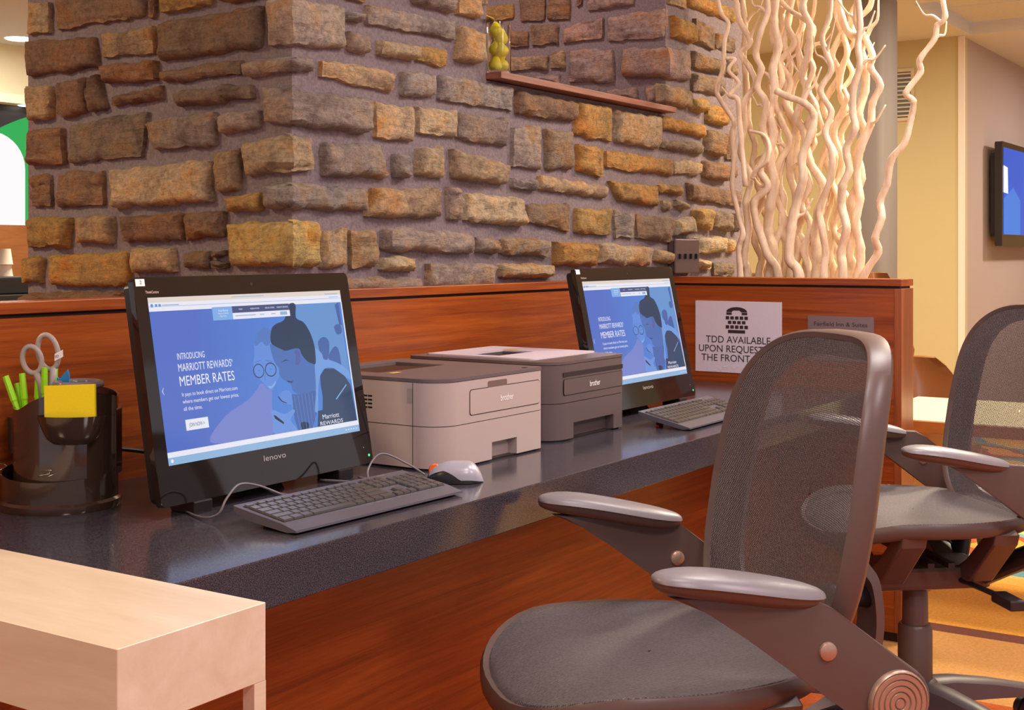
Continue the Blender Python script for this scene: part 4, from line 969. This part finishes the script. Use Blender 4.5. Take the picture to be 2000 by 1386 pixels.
# ------------------------------------------------------------------ bare curly branches in their planter
TWIGS = [(4.1,0.0154,[(1.354,1.085),(1.311,1.16),(1.314,1.206),(1.294,1.271),(1.304,1.324),(1.281,1.375),(1.262,1.453),(1.223,1.503),(1.206,1.58),(1.197,1.631),(1.216,1.658),(1.178,1.72),(1.174,1.758),(1.133,1.819),(1.124,1.862),(1.099,1.885),(1.111,1.976)],'R'),
(4.08,0.0125,[(1.766,1.08),(1.77,1.174),(1.755,1.222),(1.777,1.285),(1.796,1.382),(1.792,1.479),(1.796,1.562),(1.788,1.597),(1.829,1.655),(1.856,1.712),(1.833,1.78),(1.826,1.87),(1.814,1.932),(1.837,1.969),(1.844,2.053)],'L'),
(4.11,0.0169,[(1.756,1.08),(1.76,1.139),(1.749,1.243),(1.756,1.327),(1.745,1.41),(1.779,1.494),(1.768,1.591),(1.764,1.66),(1.727,1.72),(1.742,1.777),(1.775,1.828),(1.745,1.867),(1.779,1.94),(1.79,1.997),(1.805,2.054)],''),
(4.16,0.0171,[(1.729,1.08),(1.725,1.139),(1.744,1.195),(1.748,1.272),(1.722,1.341),(1.74,1.384),(1.755,1.461),(1.748,1.524),(1.767,1.595),(1.774,1.68),(1.782,1.772),(1.793,1.843),(1.785,1.934),(1.8,2.062)],''),
(4.12,0.0239,[(1.676,1.081),(1.669,1.16),(1.687,1.229),(1.676,1.312),(1.661,1.394),(1.676,1.477),(1.665,1.559),(1.676,1.628),(1.658,1.696),(1.669,1.772),(1.654,1.847),(1.665,1.93),(1.654,2.039)],''),
(4.18,0.0171,[(1.649,1.08),(1.645,1.174),(1.656,1.257),(1.653,1.341),(1.667,1.397),(1.653,1.493),(1.675,1.564),(1.656,1.639),(1.642,1.715),(1.634,1.784),(1.649,1.868),(1.634,1.95),(1.645,2.048)],''),
(4.06,0.0208,[(1.559,1.083),(1.587,1.14),(1.58,1.241),(1.566,1.321),(1.538,1.401),(1.545,1.468),(1.517,1.54),(1.507,1.6),(1.531,1.641),(1.587,1.665),(1.63,1.688)],''),
(4.2,0.0201,[(1.584,1.08),(1.577,1.174),(1.613,1.229),(1.584,1.312),(1.613,1.396),(1.62,1.493),(1.613,1.562),(1.642,1.633),(1.627,1.716),(1.598,1.776),(1.613,1.868),(1.598,1.936),(1.613,2.048)],''),
(4.13,0.0212,[(1.522,1.082),(1.515,1.147),(1.526,1.221),(1.512,1.295),(1.501,1.376),(1.543,1.459),(1.565,1.555),(1.586,1.61),(1.558,1.69),(1.572,1.746),(1.543,1.818),(1.543,1.9),(1.565,1.963),(1.558,2.03)],''),
(4.09,0.0154,[(1.48,1.083),(1.476,1.16),(1.487,1.247),(1.497,1.307),(1.459,1.4),(1.452,1.48),(1.473,1.547),(1.459,1.613),(1.49,1.682),(1.459,1.746),(1.473,1.801),(1.487,1.855),(1.466,1.92),(1.459,2.013)],''),
(4.22,0.0173,[(1.491,1.081),(1.506,1.146),(1.498,1.229),(1.477,1.297),(1.484,1.379),(1.47,1.461),(1.491,1.558),(1.456,1.638),(1.477,1.708),(1.463,1.768),(1.446,1.822),(1.47,1.892),(1.491,1.963),(1.47,2.036)],''),
(4.07,0.0181,[(1.411,1.084),(1.418,1.16),(1.398,1.239),(1.418,1.305),(1.411,1.371),(1.391,1.423),(1.404,1.49),(1.371,1.554),(1.384,1.607),(1.378,1.685),(1.357,1.749),(1.364,1.815),(1.357,1.88),(1.371,2.0)],''),
(4.15,0.0213,[(1.411,1.083),(1.418,1.16),(1.398,1.24),(1.411,1.321),(1.384,1.4),(1.391,1.481),(1.371,1.547),(1.384,1.601),(1.371,1.68),(1.364,1.753),(1.377,1.814),(1.364,1.852),(1.418,1.871),(1.439,1.92),(1.453,2.022)],''),
(4.11,0.0183,[(1.378,1.084),(1.371,1.173),(1.384,1.253),(1.371,1.332),(1.384,1.412),(1.367,1.491),(1.337,1.568),(1.331,1.634),(1.307,1.691),(1.331,1.745),(1.327,1.785),(1.357,1.846),(1.384,1.902),(1.378,2.007)],''),
(4.08,0.0181,[(1.638,1.082),(1.667,1.153),(1.703,1.242),(1.718,1.325),(1.674,1.379),(1.696,1.434),(1.667,1.501),(1.689,1.571),(1.674,1.652),(1.711,1.709),(1.696,1.77),(1.714,1.819),(1.689,1.892),(1.674,1.959),(1.681,2.035)],''),
(4.19,0.0115,[(1.552,1.081),(1.566,1.16),(1.544,1.242),(1.516,1.324),(1.537,1.428),(1.509,1.515),(1.527,1.592),(1.544,1.654),(1.537,1.688),(1.555,1.737),(1.566,1.821),(1.573,1.897),(1.552,1.957)],''),
(4.05,0.0097,[(1.716,1.406),(1.698,1.433),(1.662,1.459),(1.655,1.512),(1.676,1.547),(1.727,1.564)],''),
(4.05,0.0111,[(1.731,1.379),(1.757,1.586),(1.76,1.668),(1.794,1.684),(1.764,1.723),(1.794,1.767),(1.779,1.804),(1.808,1.809)],''),
(4.21,0.0173,[(1.727,1.079),(1.739,1.167),(1.72,1.259),(1.757,1.344),(1.727,1.435),(1.698,1.497),(1.727,1.569),(1.698,1.652),(1.72,1.73),(1.675,1.783),(1.698,1.855),(1.668,1.93),(1.683,2.057)],''),
(4.17,0.0185,[(1.623,1.081),(1.601,1.167),(1.63,1.25),(1.601,1.339),(1.63,1.416),(1.63,1.506),(1.609,1.587),(1.638,1.658),(1.63,1.734),(1.66,1.798),(1.616,1.857),(1.638,1.928),(1.616,2.043)],''),
(4.23,0.0173,[(1.516,1.081),(1.495,1.174),(1.53,1.243),(1.516,1.325),(1.502,1.408),(1.53,1.485),(1.502,1.566),(1.538,1.644),(1.509,1.704),(1.481,1.75),(1.502,1.807),(1.481,1.867),(1.446,1.912),(1.383,1.96),(1.369,2.026)],''),
(4.14,0.0156,[(1.547,1.082),(1.568,1.167),(1.547,1.248),(1.576,1.317),(1.547,1.378),(1.568,1.46),(1.533,1.52),(1.554,1.582),(1.526,1.635),(1.554,1.698),(1.533,1.764),(1.561,1.828),(1.54,1.901),(1.633,1.978),(1.662,2.043)],''),
(4.24,0.0145,[(1.456,1.081),(1.442,1.174),(1.463,1.249),(1.449,1.331),(1.484,1.394),(1.456,1.469),(1.477,1.545),(1.449,1.612),(1.477,1.682),(1.442,1.749),(1.463,1.812),(1.428,1.864),(1.442,1.94),(1.4,2.031)],''),
(4.16,0.0171,[(1.663,1.08),(1.677,1.181),(1.648,1.271),(1.677,1.361),(1.663,1.451),(1.626,1.526),(1.648,1.596),(1.677,1.674),(1.648,1.734),(1.67,1.812),(1.692,1.897),(1.677,1.979),(1.692,2.05)],''),
(4.2,0.0158,[(1.47,1.082),(1.449,1.14),(1.47,1.201),(1.491,1.256),(1.47,1.337),(1.498,1.399),(1.484,1.474),(1.505,1.543),(1.477,1.603),(1.442,1.663),(1.456,1.697)],'')]

TWL = ['', '', 'second branch from the left, crossing the stone pier edge', 'slim curly branch third from the left of the bundle', 'thickest pale upright branch left of the bundle centre', 'curly branch just right of the thickest upright one',
 'branch whose cut tip points left at mid height', 'branch behind the one with the cut tip', 'bare branch rising at the middle of the bundle, bending left low down', 'slender branch right of the bundle middle with a sideways zigzag top', 'pale branch behind, right of the bundle middle',
 'branch among the right third with a straight upright top', 'branch in the right third with a hooked top bending left', 'rightmost upright branch, bulging right at mid height', 'pale branch starting left and weaving behind the thick one', 'thinnest upright branch at the bundle middle', 'short side branch bending back on the left third',
 'short kinked branch with a hooked tip against the stone', 'background branch between the left stems', 'background branch left of the middle', 'background branch sweeping right toward the grey column at the top', 'middle branch turning sharply left at the top', 'background branch near the grey column', 'background branch straight behind the thickest one', 'short background branch ending at upper right']
twig_m = wood('bare_branch', (.70, .50, .31), (.93, .77, .57), (40, 40, 9), .6, .25)
pln = thing('branch_planter', 'cherry wood planter box behind the end panel holding bare branches', 'planter', (4.16, 1.66, 0))
bm = bmesh.new()
for a in ((-.155, .155, -.24, -.22, 0, .98), (-.155, .155, .22, .24, 0, .98), (-.155, -.135, -.22, .22, 0, .98), (.135, .155, -.22, .22, 0, .98)): bbox(bm, *a)
frombm('box_sides', bm, cherry_z, pln)
box('soil', (-.135, .135, -.22, .22, .80, .90), plain('soil', (.05, .03, .02), .9, bump=1, bscale=80), pln)
for i, (x, r, pts, tg) in enumerate(TWIGS):
    rr = random.Random(i+40)
    p3 = []
    for k, (y, z) in enumerate(pts):
        p3.append(Vector((x+rr.uniform(-.012, .012), y, z)))
    if pts[0][1] < 1.12: p3 = [Vector((min(4.27, max(4.06, x)), min(1.87, max(1.45, pts[0][0])), .87))]+p3
    lab = {'R': 'pale bare branch leaning out far to the right of the bundle', 'L': 'pale bare branch at the far left of the bundle, against the stone'}.get(tg, TWL[i])
    grp = 'bare curly branches'
    top = p3[-1]
    if pts[-1][1] > 1.9: p3.append(top+Vector((0, rr.uniform(-.06, .06), .12)))
    sp = spline(p3, 7); n = len(sp)
    rad = [r*.72*(1.12-.42*k/n)*(1+.13*noise.noise(Vector((k*.45, i*7.3, 0)))+(.12 if k % 7 == 0 else 0)) for k in range(n)]
    e = thing('bare_branch', lab, 'branch', p3[0], 0, grp)
    bm = bmesh.new(); tube_bm(bm, [q-p3[0] for q in sp], rad, 9)
    frombm('stem', bm, twig_m, e, smooth=True)
    if pts[0][1] < 1.12:
        for _ in range(2):
            k = rr.randrange(n//4, n-8); q = sp[k]-p3[0]; d = Vector((rr.uniform(-.02, .02), rr.choice((-1, 1))*rr.uniform(.02, .05), rr.uniform(.02, .07)))
            tube('side_twig', spline([q, q+d*.5+Vector((0, 0, .008)), q+d, q+d*1.5+Vector((0, rr.uniform(-.02, .02), .03))], 4), [r*(.42-.025*j) for j in range(13)], twig_m, e, 6)

# ------------------------------------------------------------------ mesh office chairs
def mesh_mat(name, axes, hole):
    m, nt, b = nodes(name); b.inputs['Roughness'].default_value = .55
    tc = add(nt, 'ShaderNodeTexCoord'); sp = add(nt, 'ShaderNodeSeparateXYZ'); nt.links.new(tc.outputs['Object'], sp.inputs[0])
    def wave(i, k, ph=None):
        a = add(nt, 'ShaderNodeMath', operation='MULTIPLY'); a.inputs[1].default_value = k; nt.links.new(sp.outputs[i], a.inputs[0])
        if ph is not None:
            p = add(nt, 'ShaderNodeMath', operation='ADD'); nt.links.new(a.outputs[0], p.inputs[0]); nt.links.new(ph, p.inputs[1]); a = p
        s = add(nt, 'ShaderNodeMath', operation='SINE'); nt.links.new(a.outputs[0], s.inputs[0]); return s.outputs[0]
    u = wave(axes[0], 2*pi/.0042); 
    sg_ = add(nt, 'ShaderNodeMath', operation='SIGN'); nt.links.new(u, sg_.inputs[0])
    ph = add(nt, 'ShaderNodeMath', operation='MULTIPLY'); ph.inputs[1].default_value = pi/2; nt.links.new(sg_.outputs[0], ph.inputs[0])
    v = wave(axes[1], 2*pi/.0065, ph.outputs[0])
    ab = add(nt, 'ShaderNodeMath', operation='ABSOLUTE'); nt.links.new(u, ab.inputs[0])
    pr = add(nt, 'ShaderNodeMath', operation='MULTIPLY'); nt.links.new(ab.outputs[0], pr.inputs[0]); nt.links.new(v, pr.inputs[1])
    r = ramp(nt, [(.25, (.08, .066, .066)), (.8, (.19, .16, .16))])
    n = add(nt, 'ShaderNodeTexNoise', i_Scale=260., i_Detail=2.); nt.links.new(tc.outputs['Object'], n.inputs['Vector']); nt.links.new(n.outputs['Fac'], r.inputs[0])
    rw = ramp(nt, [(.15, (1.25, 1.25, 1.3)), (.75, (.45, .43, .42))]); mm = add(nt, 'ShaderNodeMath', operation='MULTIPLY_ADD'); mm.inputs[1].default_value = .5; mm.inputs[2].default_value = .5
    nt.links.new(pr.outputs[0], mm.inputs[0]); nt.links.new(mm.outputs[0], rw.inputs[0])
    mc = add(nt, 'ShaderNodeMix', data_type='RGBA', blend_type='MULTIPLY'); mc.inputs['Factor'].default_value = 1.; nt.links.new(r.outputs[0], mc.inputs[6]); nt.links.new(rw.outputs[0], mc.inputs[7])
    nt.links.new(mc.outputs[2], b.inputs['Base Color'])
    bp = add(nt, 'ShaderNodeBump', i_Strength=.6, i_Distance=.001, invert=True); nt.links.new(pr.outputs[0], bp.inputs['Height']); nt.links.new(bp.outputs[0], b.inputs['Normal'])
    if hole:
        g = add(nt, 'ShaderNodeMath', operation='GREATER_THAN'); g.inputs[1].default_value = hole; nt.links.new(pr.outputs[0], g.inputs[0])
        tr = add(nt, 'ShaderNodeBsdfTransparent'); mx = add(nt, 'ShaderNodeMixShader'); out = nt.nodes['Material Output']
        nt.links.new(g.outputs[0], mx.inputs[0]); nt.links.new(b.outputs[0], mx.inputs[1]); nt.links.new(tr.outputs[0], mx.inputs[2]); nt.links.new(mx.outputs[0], out.inputs['Surface'])
    return m
seat_m = mesh_mat('seat_weave', (0, 1), None); back_m = mesh_mat('back_mesh', (0, 2), .42)
ch_p = plain('chair_plastic', (.105, .065, .054), .38, bump=.04, bscale=1500); ch_d = plain('chair_black', (.022, .017, .020), .4)
pad_m = plain('arm_pad_rubber', (.21, .19, .20), .36, bump=.03, bscale=1500); bronze = plain('bronze_button', (.45, .30, .22), .34, .55)
base_m = plain('chair_base', (.10, .085, .095), .42)
sgp = lambda v, e: math.copysign(abs(v)**e, v)
def seat_out(a):
    x = .248*sgp(cos(a), .78); y = .005+.245*sgp(sin(a), .72)
    return x*(1-.14*max(0, -y/.23)), y
def seat_z(x, y): return .545-.055*max(0, (y-.10)/.17)**2+.014*(x/.248)**2-.006*(1-(y/.26)**2)
def back_pt(a, k=1., dy=0, off=0.):
    cx, cz = sgp(cos(a), .54), sgp(sin(a), .52); x = .236*cx; z = .250*cz
    x *= (1-.07*max(0, cz))*(1-.16*max(0, -cz)**2)
    nx, nz = cos(a), sin(a)
    x = x*k+off*nx; z = z*k+off*nz
    zz = .772+z
    y = -.195-.150*(zz-.545)/.5-.018*math.cos((zz-.66)*9)+.050*(x/.224)**2+dy
    return (x, y, zz)
def office_chair(label, loc, rz, base_rot, pf):
    t = thing('office_chair', label, 'chair', loc, rz, 'mesh office chairs at the counter')
    N = 48; A = [2*pi*k/N for k in range(N)]
    o = [seat_out(a) for a in A]
    rings = [[(x*k, .005+(y-.005)*k, seat_z(x*k, .005+(y-.005)*k)-(.006 if k == 1 else 0)) for x, y in o] for k in (1, .985, .94, .85, .7, .5, .3, .12, .01)]
    loft('seat', rings, seat_m, t, cap=False)
    prof = [(-.004, -.002), (.008, .001), (.013, -.008), (.012, -.026), (.002, -.034), (-.008, -.026)]
    rg = []
    for i, (x, y) in enumerate(o):
        x2, y2 = o[(i+1) % N]; x0, y0 = o[i-1]; tx, ty = x2-x0, y2-y0; l = math.hypot(tx, ty); nx, ny = ty/l, -tx/l; z = seat_z(x, y)
        rg.append([(x+nx*a_, y+ny*a_, z+b_) for a_, b_ in prof])
    rg.append(rg[0]); loft('seat_frame', rg, ch_p, t, cap=False, angle=60)
    loft('seat_underside', [[(x*k, .005+(y-.005)*k, seat_z(x*k, .005+(y-.005)*k)-.016-dz) for x, y in o] for k, dz in ((.96, 0), (.7, .006), (.4, .008), (.02, .008))], ch_d, t, cap=False)
    for sx in (-1, 1):
        for yy in (.11, -.11):
            prism('seat_bracket', [(sx*.240, .522), (sx*.212, .534), (sx*.105, .435), (sx*.05, .412), (sx*.05, .372), (sx*.115, .388), (sx*.232, .498)], 'y', yy-.03, yy+.03, ch_p, t, bev=.004)
    box('tilt_mechanism', (-.075, .075, -.16, .15, .358, .415), ch_p, t, bev=.012)
    for yy in (.03, -.02): box('cross_bar', (-.15, .15, yy-.008, yy+.008, .43, .442), ch_d, t)
    tube('tilt_lever', [(-.07, -.08, .382), (-.16, -.10, .378), (-.22, -.11, .376)], [.007, .007, .007], ch_d, t)
    box('lever_paddle', (-.285, -.195, -.130, -.092, .362, .386), ch_d, t, bev=.004)
    # backrest
    rings = [[back_pt(a, k, .003) for a in A] for k in (1.022, .96, .88, .74, .56, .36, .16, .01)]
    loft('backrest_mesh', rings, back_m, t, cap=False)
    prof = [(.0, .004), (.009, .008), (.013, .002), (.013, -.030), (.004, -.037), (-.030, -.034), (-.030, -.026), (-.004, -.022)]
    rg = [[back_pt(a, 1, dy, of) for of, dy in prof] for a in [2*pi*k/72 for k in range(72)]]; rg.append(rg[0])
    loft('backrest_frame', rg, ch_p, t, cap=False, angle=50)
    sp = spline([(0, -.10, .385), (0, -.24, .39), (0, -.345, .445), (0, -.378, .54), (0, -.375, .62), (0, -.355, .655)], 5)
    rings = []
    for q, w in zip(sp, [.04-.014*i/len(sp) for i in range(len(sp))]):
        i = sp.index(q); d = (sp[min(i+1, len(sp)-1)]-sp[max(i-1, 0)]).normalized(); nn = Vector((0, d.z, -d.y))
        rings.append([q+Vector((-w, 0, 0))+nn*.008, q+Vector((w, 0, 0))+nn*.008, q+Vector((w*.8, 0, 0))-nn*.010, q+Vector((-w*.8, 0, 0))-nn*.010])
    loft('back_spine', rings, ch_p, t, angle=50)
    tube('back_knob', [(0, -.372, .60), (0, -.33, .605), (0, -.29, .61)], [.018, .014, .018], ch_d, t, 14)
    # arms
    for sx in (-1, 1):
        xo = sx*.283
        arc = [(-.255+.052*cos(R(a)), .535+.052*sin(R(a))) for a in range(130, 311, 15)]
        out = [(.082, .702), (-.130, .688), (-.157, .672)]+arc+[(-.03, .638), (.03, .678)]
        arm = prism('arm_upright', out, 'x', xo-.011, xo+.011, ch_p, t, bev=.004, seg=3)
        for s2 in (-1, 1):
            q = lathe('arm_button', [(0, .0045), (.008, .004), (.0125, .0015), (.0135, -.002), (0, -.002)], bronze, arm, n=24)
            q.rotation_euler = (0, R(90*s2), 0); q.location = (xo+s2*.0125, -.148, .614)
        pr = [(0, .006)]
        for i in range(5): r_ = .009+.0085*i; pr += [(r_-.0028, .006), (r_-.0014, .0035), (r_, .006)]
        pr += [(.0455, .003), (.046, -.003), (0, -.003)]
        q = lathe('pivot_cap', pr, bronze, arm, n=40); q.rotation_euler = (0, R(90*sx), 0); q.location = (xo+sx*.013, -.255, .535)
        tube('arm_axle', [(sx*.07, -.14, .395), (sx*.19, -.225, .475), (sx*.275, -.255, .530)], [.028, .024, .026], ch_d, t, 12)
        # pad, curved and sloping down to the rear
        def pad(z_lo, z_hi, shrink, nm, mt):
            rings = []
            for i in range(17):
                f = .5-.5*cos(pi*i/16); y = .117+pf-.258*f
                e = max(0., 1-abs(2*f-1)**3.4)**.5
                w = (.043-.010*abs(f-.45))*(.12+.88*e)-shrink; zc = .718+.008*cos((f-.15)*3.4)-.026*f
                xx = xo+sx*(.010*cos(f*3.0)-.004); rg = []
                for k in range(16):
                    a = 2*pi*k/16; cz = sin(a)
                    rg.append((xx+w*sgp(cos(a), .86), y, zc+(z_hi if cz > 0 else -z_lo)*sgp(cz, .9)*(1 if cz > 0 else -1)*(.25+.75*e)))
                rings.append(rg)
            loft(nm, rings, mt, t, angle=60)
        pad(.001, .0185, -.003, 'arm_pad', pad_m)
        pad(.0225, .000, .0, 'arm_pad_base', ch_p)
    # column and five-star base
    lathe('gas_column', [(0, .10), (.041, .10), (.0405, .255), (.036, .262), (.031, .262), (.030, .345), (.026, .352), (.019, .352), (.019, .37), (0, .37)], ch_p, t, n=32)
    lathe('base_hub', [(0, .075), (.05, .075), (.056, .10), (.052, .125), (.042, .132), (0, .132)], base_m, t, n=32)
    for k in range(5):
        a = base_rot+2*pi*k/5; d = Vector((cos(a), sin(a), 0)); s_ = Vector((-sin(a), cos(a), 0)); rings = []
        for r_, w, zt, zb in ((.03, .034, .128, .080), (.10, .030, .126, .072), (.20, .026, .112, .070), (.29, .023, .094, .066), (.325, .021, .086, .066), (.335, .015, .078, .068)):
            rings.append([d*r_+s_*w+Vector((0, 0, zb)), d*r_+s_*w+Vector((0, 0, zt-.008)), d*r_+s_*w*.6+Vector((0, 0, zt)), d*r_-s_*w*.6+Vector((0, 0, zt)), d*r_-s_*w+Vector((0, 0, zt-.008)), d*r_-s_*w+Vector((0, 0, zb))])
        lg = loft('base_leg', rings, base_m, t, angle=45)
        cs = bmesh.new()
        for s2 in (-1, 1):
            c0 = d*.312+s_*(s2*.014)+Vector((0, 0, .0275))
            tube_bm(cs, [c0-s_*.010, c0-s_*.008, c0+s_*.008, c0+s_*.010], [.022, .0275, .0275, .022], 16)
        tube_bm(cs, [d*.312+Vector((0, 0, .04)), d*.312+Vector((0, 0, .072))], .007, 8)
        frombm('caster', cs, ch_d, lg, smooth=True, angle=40)
    return t
office_chair('near brown-black mesh office chair with arms in front of the counter', (1.837, .944, 0), R(47.4), R(20), -.012)
office_chair('far mesh office chair beside the end panel, cut by the right edge', (3.20, .930, 0), R(41), R(-12), .045)

# ------------------------------------------------------------------ lounge furniture beyond the end panel
tb = thing('lounge_table', 'low table with pale yellow top and orange wood edge beyond the end panel', 'table', (4.58, .81, 0))
box('top', (-.345, .345, -.61, .61, .582, .619), orange_wood, tb, bev=.001)
box('table_surface', (-.343, .343, -.608, .608, .619, .6225), plain('pale_laminate', (.80, .72, .46), .3), tb)
for yy in (-.50, .48):
    prism('trestle_leg', [(-.20, .582), (.20, .582), (.30, 0), (-.30, 0)], 'y', yy-.02, yy+.02, orange_wood, tb)
leather = plain('brown_leather', (.22, .085, .025), .22, bump=.03, coat=.3); chrome = plain('dark_leg', (.05, .035, .03), .3, .6)
def shell_chair(name, label, loc, rz, seat_h, back_top, w, leg_h, grp):
    t = thing(name, label, 'stool' if 'stool' in name else 'chair', loc, rz, grp)
    for side, nm in ((1, 'backrest'),):
        outer, inner = [], []
        rings = []
        for i in range(11):
            f = i/10; z = seat_h+(back_top-seat_h)*f
            hw = w*(1-.06*f)*(1-max(0, f-.6)**2.2*3.0) if f < 1 else w*.55
            row = []
            for k in range(15):
                g = -1+2*k/14; x = hw*g; y = -.20-.06*f+.10*g*g*(1-.25*f); row.append((x, y, z))
            row2 = [(x*.96, y+.032, z-.004) for x, y, z in row[::-1]]
            rings.append(row+row2)
        loft('backrest', rings, leather, t)
    rings = []
    for z, k in ((seat_h-.05, .82), (seat_h-.035, .97), (seat_h-.01, 1.0), (seat_h+.01, .95), (seat_h+.016, .6)):
        rings.append([(w*k*sgp(cos(2*pi*j/28), .7), .02+.22*k*sgp(sin(2*pi*j/28), .7), z) for j in range(28)])
    loft('seat', rings, leather, t)
    for sx in (-1, 1):
        for sy in (-1, 1):
            tube('leg', [(sx*w*.6, sy*.14, seat_h-.05), (sx*w*.85, sy*.20, 0)], [.014, .010], chrome, t, 8)
    return t
shell_chair('shell_chair', 'glossy brown leather shell chair behind the low pale table', (5.20, 1.485, 0), R(123), .42, .735, .20, .4, None)
shell_chair('shell_chair', 'brown leather shell chair glimpsed through the far chair mesh', (5.36, .80, 0), R(110), .42, .73, .20, .4, None)
shell_chair('bar_stool', 'brown leather bar stool back peeking over the end panel by the column', (5.916, 1.850, 0), R(123), .74, 1.066, .09, .7, None)
shell_chair('bar_stool', 'brown leather bar stool back behind the branch bundle', (5.634, 2.28, 0), R(123), .74, 1.063, .11, .7, None)

# ------------------------------------------------------------------ far walls: television, vent
tv = thing('television', 'black wall television with a blue picture at the right edge', 'television', (9.12, 2.05, 1.52))
pl = Plane((-.56, -.105, -.325), (1, 0, 0), (0, 0, 1))
slab('casing', pl, rrect(0, 1.12, 0, .66, .012), -.045, 0, black_gloss, tv, bev=.004)
slab('rear_housing', pl, rrect(.06, 1.06, .06, .60, .03), -.085, -.045, black_sat, tv)
s_ = polys('screen', [[(.035, .075), (1.085, .075), (1.085, .625), (.035, .625)]], pl, emit('tv_blue', (.008, .10, .60), 1.0), tv, .001)
polys('screen_picture', [[(.035, .075), (.5, .075), (.5, .30), (.30, .38), (.035, .30)]], pl, emit('tv_light', (.03, .20, .72), 1.0), s_, .002)
polys('screen_picture', [[(.035, .34), (.15, .335), (.14, .50), (.035, .51)]], pl, emit('tv_lamp_reflection', (1, .95, .85), 1.2), s_, .003)  # lamp shade reflection, painted on the screen as a glowing white patch
text('logo_text', 'LG', pl, .30, .03, .025, sil_text, tv, d=.001) if False else None
box('wall_bracket', (-.2, .2, -.02, 0, -.15, .15), black_sat, tv)
vt = thing('air_vent', 'white slatted return air vent on the beige wall beside the column', 'vent', (8.025, 2.50, 2.12))
vw = plain('vent_cream', (.62, .50, .34), .6)
bm = bmesh.new()
for a in ((-.012, 0, -.165, -.145, -.16, .16), (-.012, 0, .145, .165, -.16, .16), (-.012, 0, -.145, .145, -.16, -.14), (-.012, 0, -.145, .145, .14, .16)): bbox(bm, *a)
frombm('frame', bm, vw, vt); box('backing', (-.002, 0, -.145, .145, -.14, .14), black_sat, vt)
for i in range(11): o = box('slat', (-.010, -.004, -.145, .145, -.132+.0255*i, -.122+.0255*i), vw, vt)

# ------------------------------------------------------------------ lobby on the left
ap = thing('graphic_wall_panel', 'backlit green and white graphic panel on the lobby wall', 'wall art', (5.0, 7.10, 1.70))
box('board', (-.7, .45, -.03, 0, -.375, .37), plain('panel_black', (.02, .02, .03), .4), ap)
pl = Plane((0, -.031, 0), (1, 0, 0), (0, 0, 1))
polys('green_field', [[(-.7, -.374), (.45, -.374), (.45, .36)]+[(.45-.5*i/10, .36-.17*(i/10)**1.6) for i in range(1, 11)]+[(-.7, .10)]], pl, emit('panel_green', (.03, .42, .10), 1.0), ap, .001)
polys('white_arch', [[(-.7, -.374), (.195, -.374)]+[(.195-.25+.25*cos(R(a)), -.02+.22*sin(R(a))) for a in range(0, 91, 10)]+[(-.7, .20)]], pl, emit('panel_white', (.95, .90, .92), 1.05), ap, .003)
struct(box('trim_2', (3.5, 6.6, 6.95, 7.11, 2.07, 2.125), wall_cream))
dl = thing('downlight', 'small round downlight above the green graphic panel', 'light', (5.16, 7.0, 2.07)); lathe('lens', [(0, -.004), (.05, -.004), (.055, 0), (0, 0)], emit('lamp_glow', (1, .93, .75), 4), dl, n=20)
dl = thing('downlight', 'round recessed ceiling downlight in the lobby at top left', 'light', (5.00, 6.85, ZC)); lathe('lens', [(0, -.006), (.08, -.006), (.09, 0), (0, 0)], MATS['lamp_glow'], dl, n=24)
struct(box('wall_panelling', (-1, 7, 7.06, 7.11, 0, 1.326), wood('panelling_brown', (.20, .065, .02), (.32, .12, .04), (1.5, 10, 9), .4)))
cc = thing('coffee_counter', 'lobby counter with black top at the far left', 'counter', (4.3, 6.1, 0))
box('body', (-1.2, .9, -.28, .3, 0, .90), cherry_x, cc); box('top', (-1.22, .92, -.31, .31, .90, .94), black_sat, cc, bev=.003)
ct = thing('cup_caddy', 'black caddy on the lobby counter under the paper cups', 'caddy', (4.30, 6.0, .94)); box('box_body', (-.16, .13, -.10, .10, 0, .09), black_sat, ct, bev=.008); box('rim', (-.165, .135, -.105, .105, .078, .086), black_gloss, ct)
cup_m = plain('cup_white', (.80, .70, .60), .6)
for i in range(2):
    e = thing('paper_cup', ['white paper cup, lower of the upturned stack at far left', 'white paper cup on top of the upturned stack at far left'][i], 'cup', (4.292, 6.0, 1.03+.062*i), 0, 'paper cups on the caddy')
    lathe('cup', [(.036, 0), (.0375, .004), (.036, .008), (.025, .085), (.022, .085), (.022, .082), (.034, .002)], cup_m, e, n=24, closed=True)
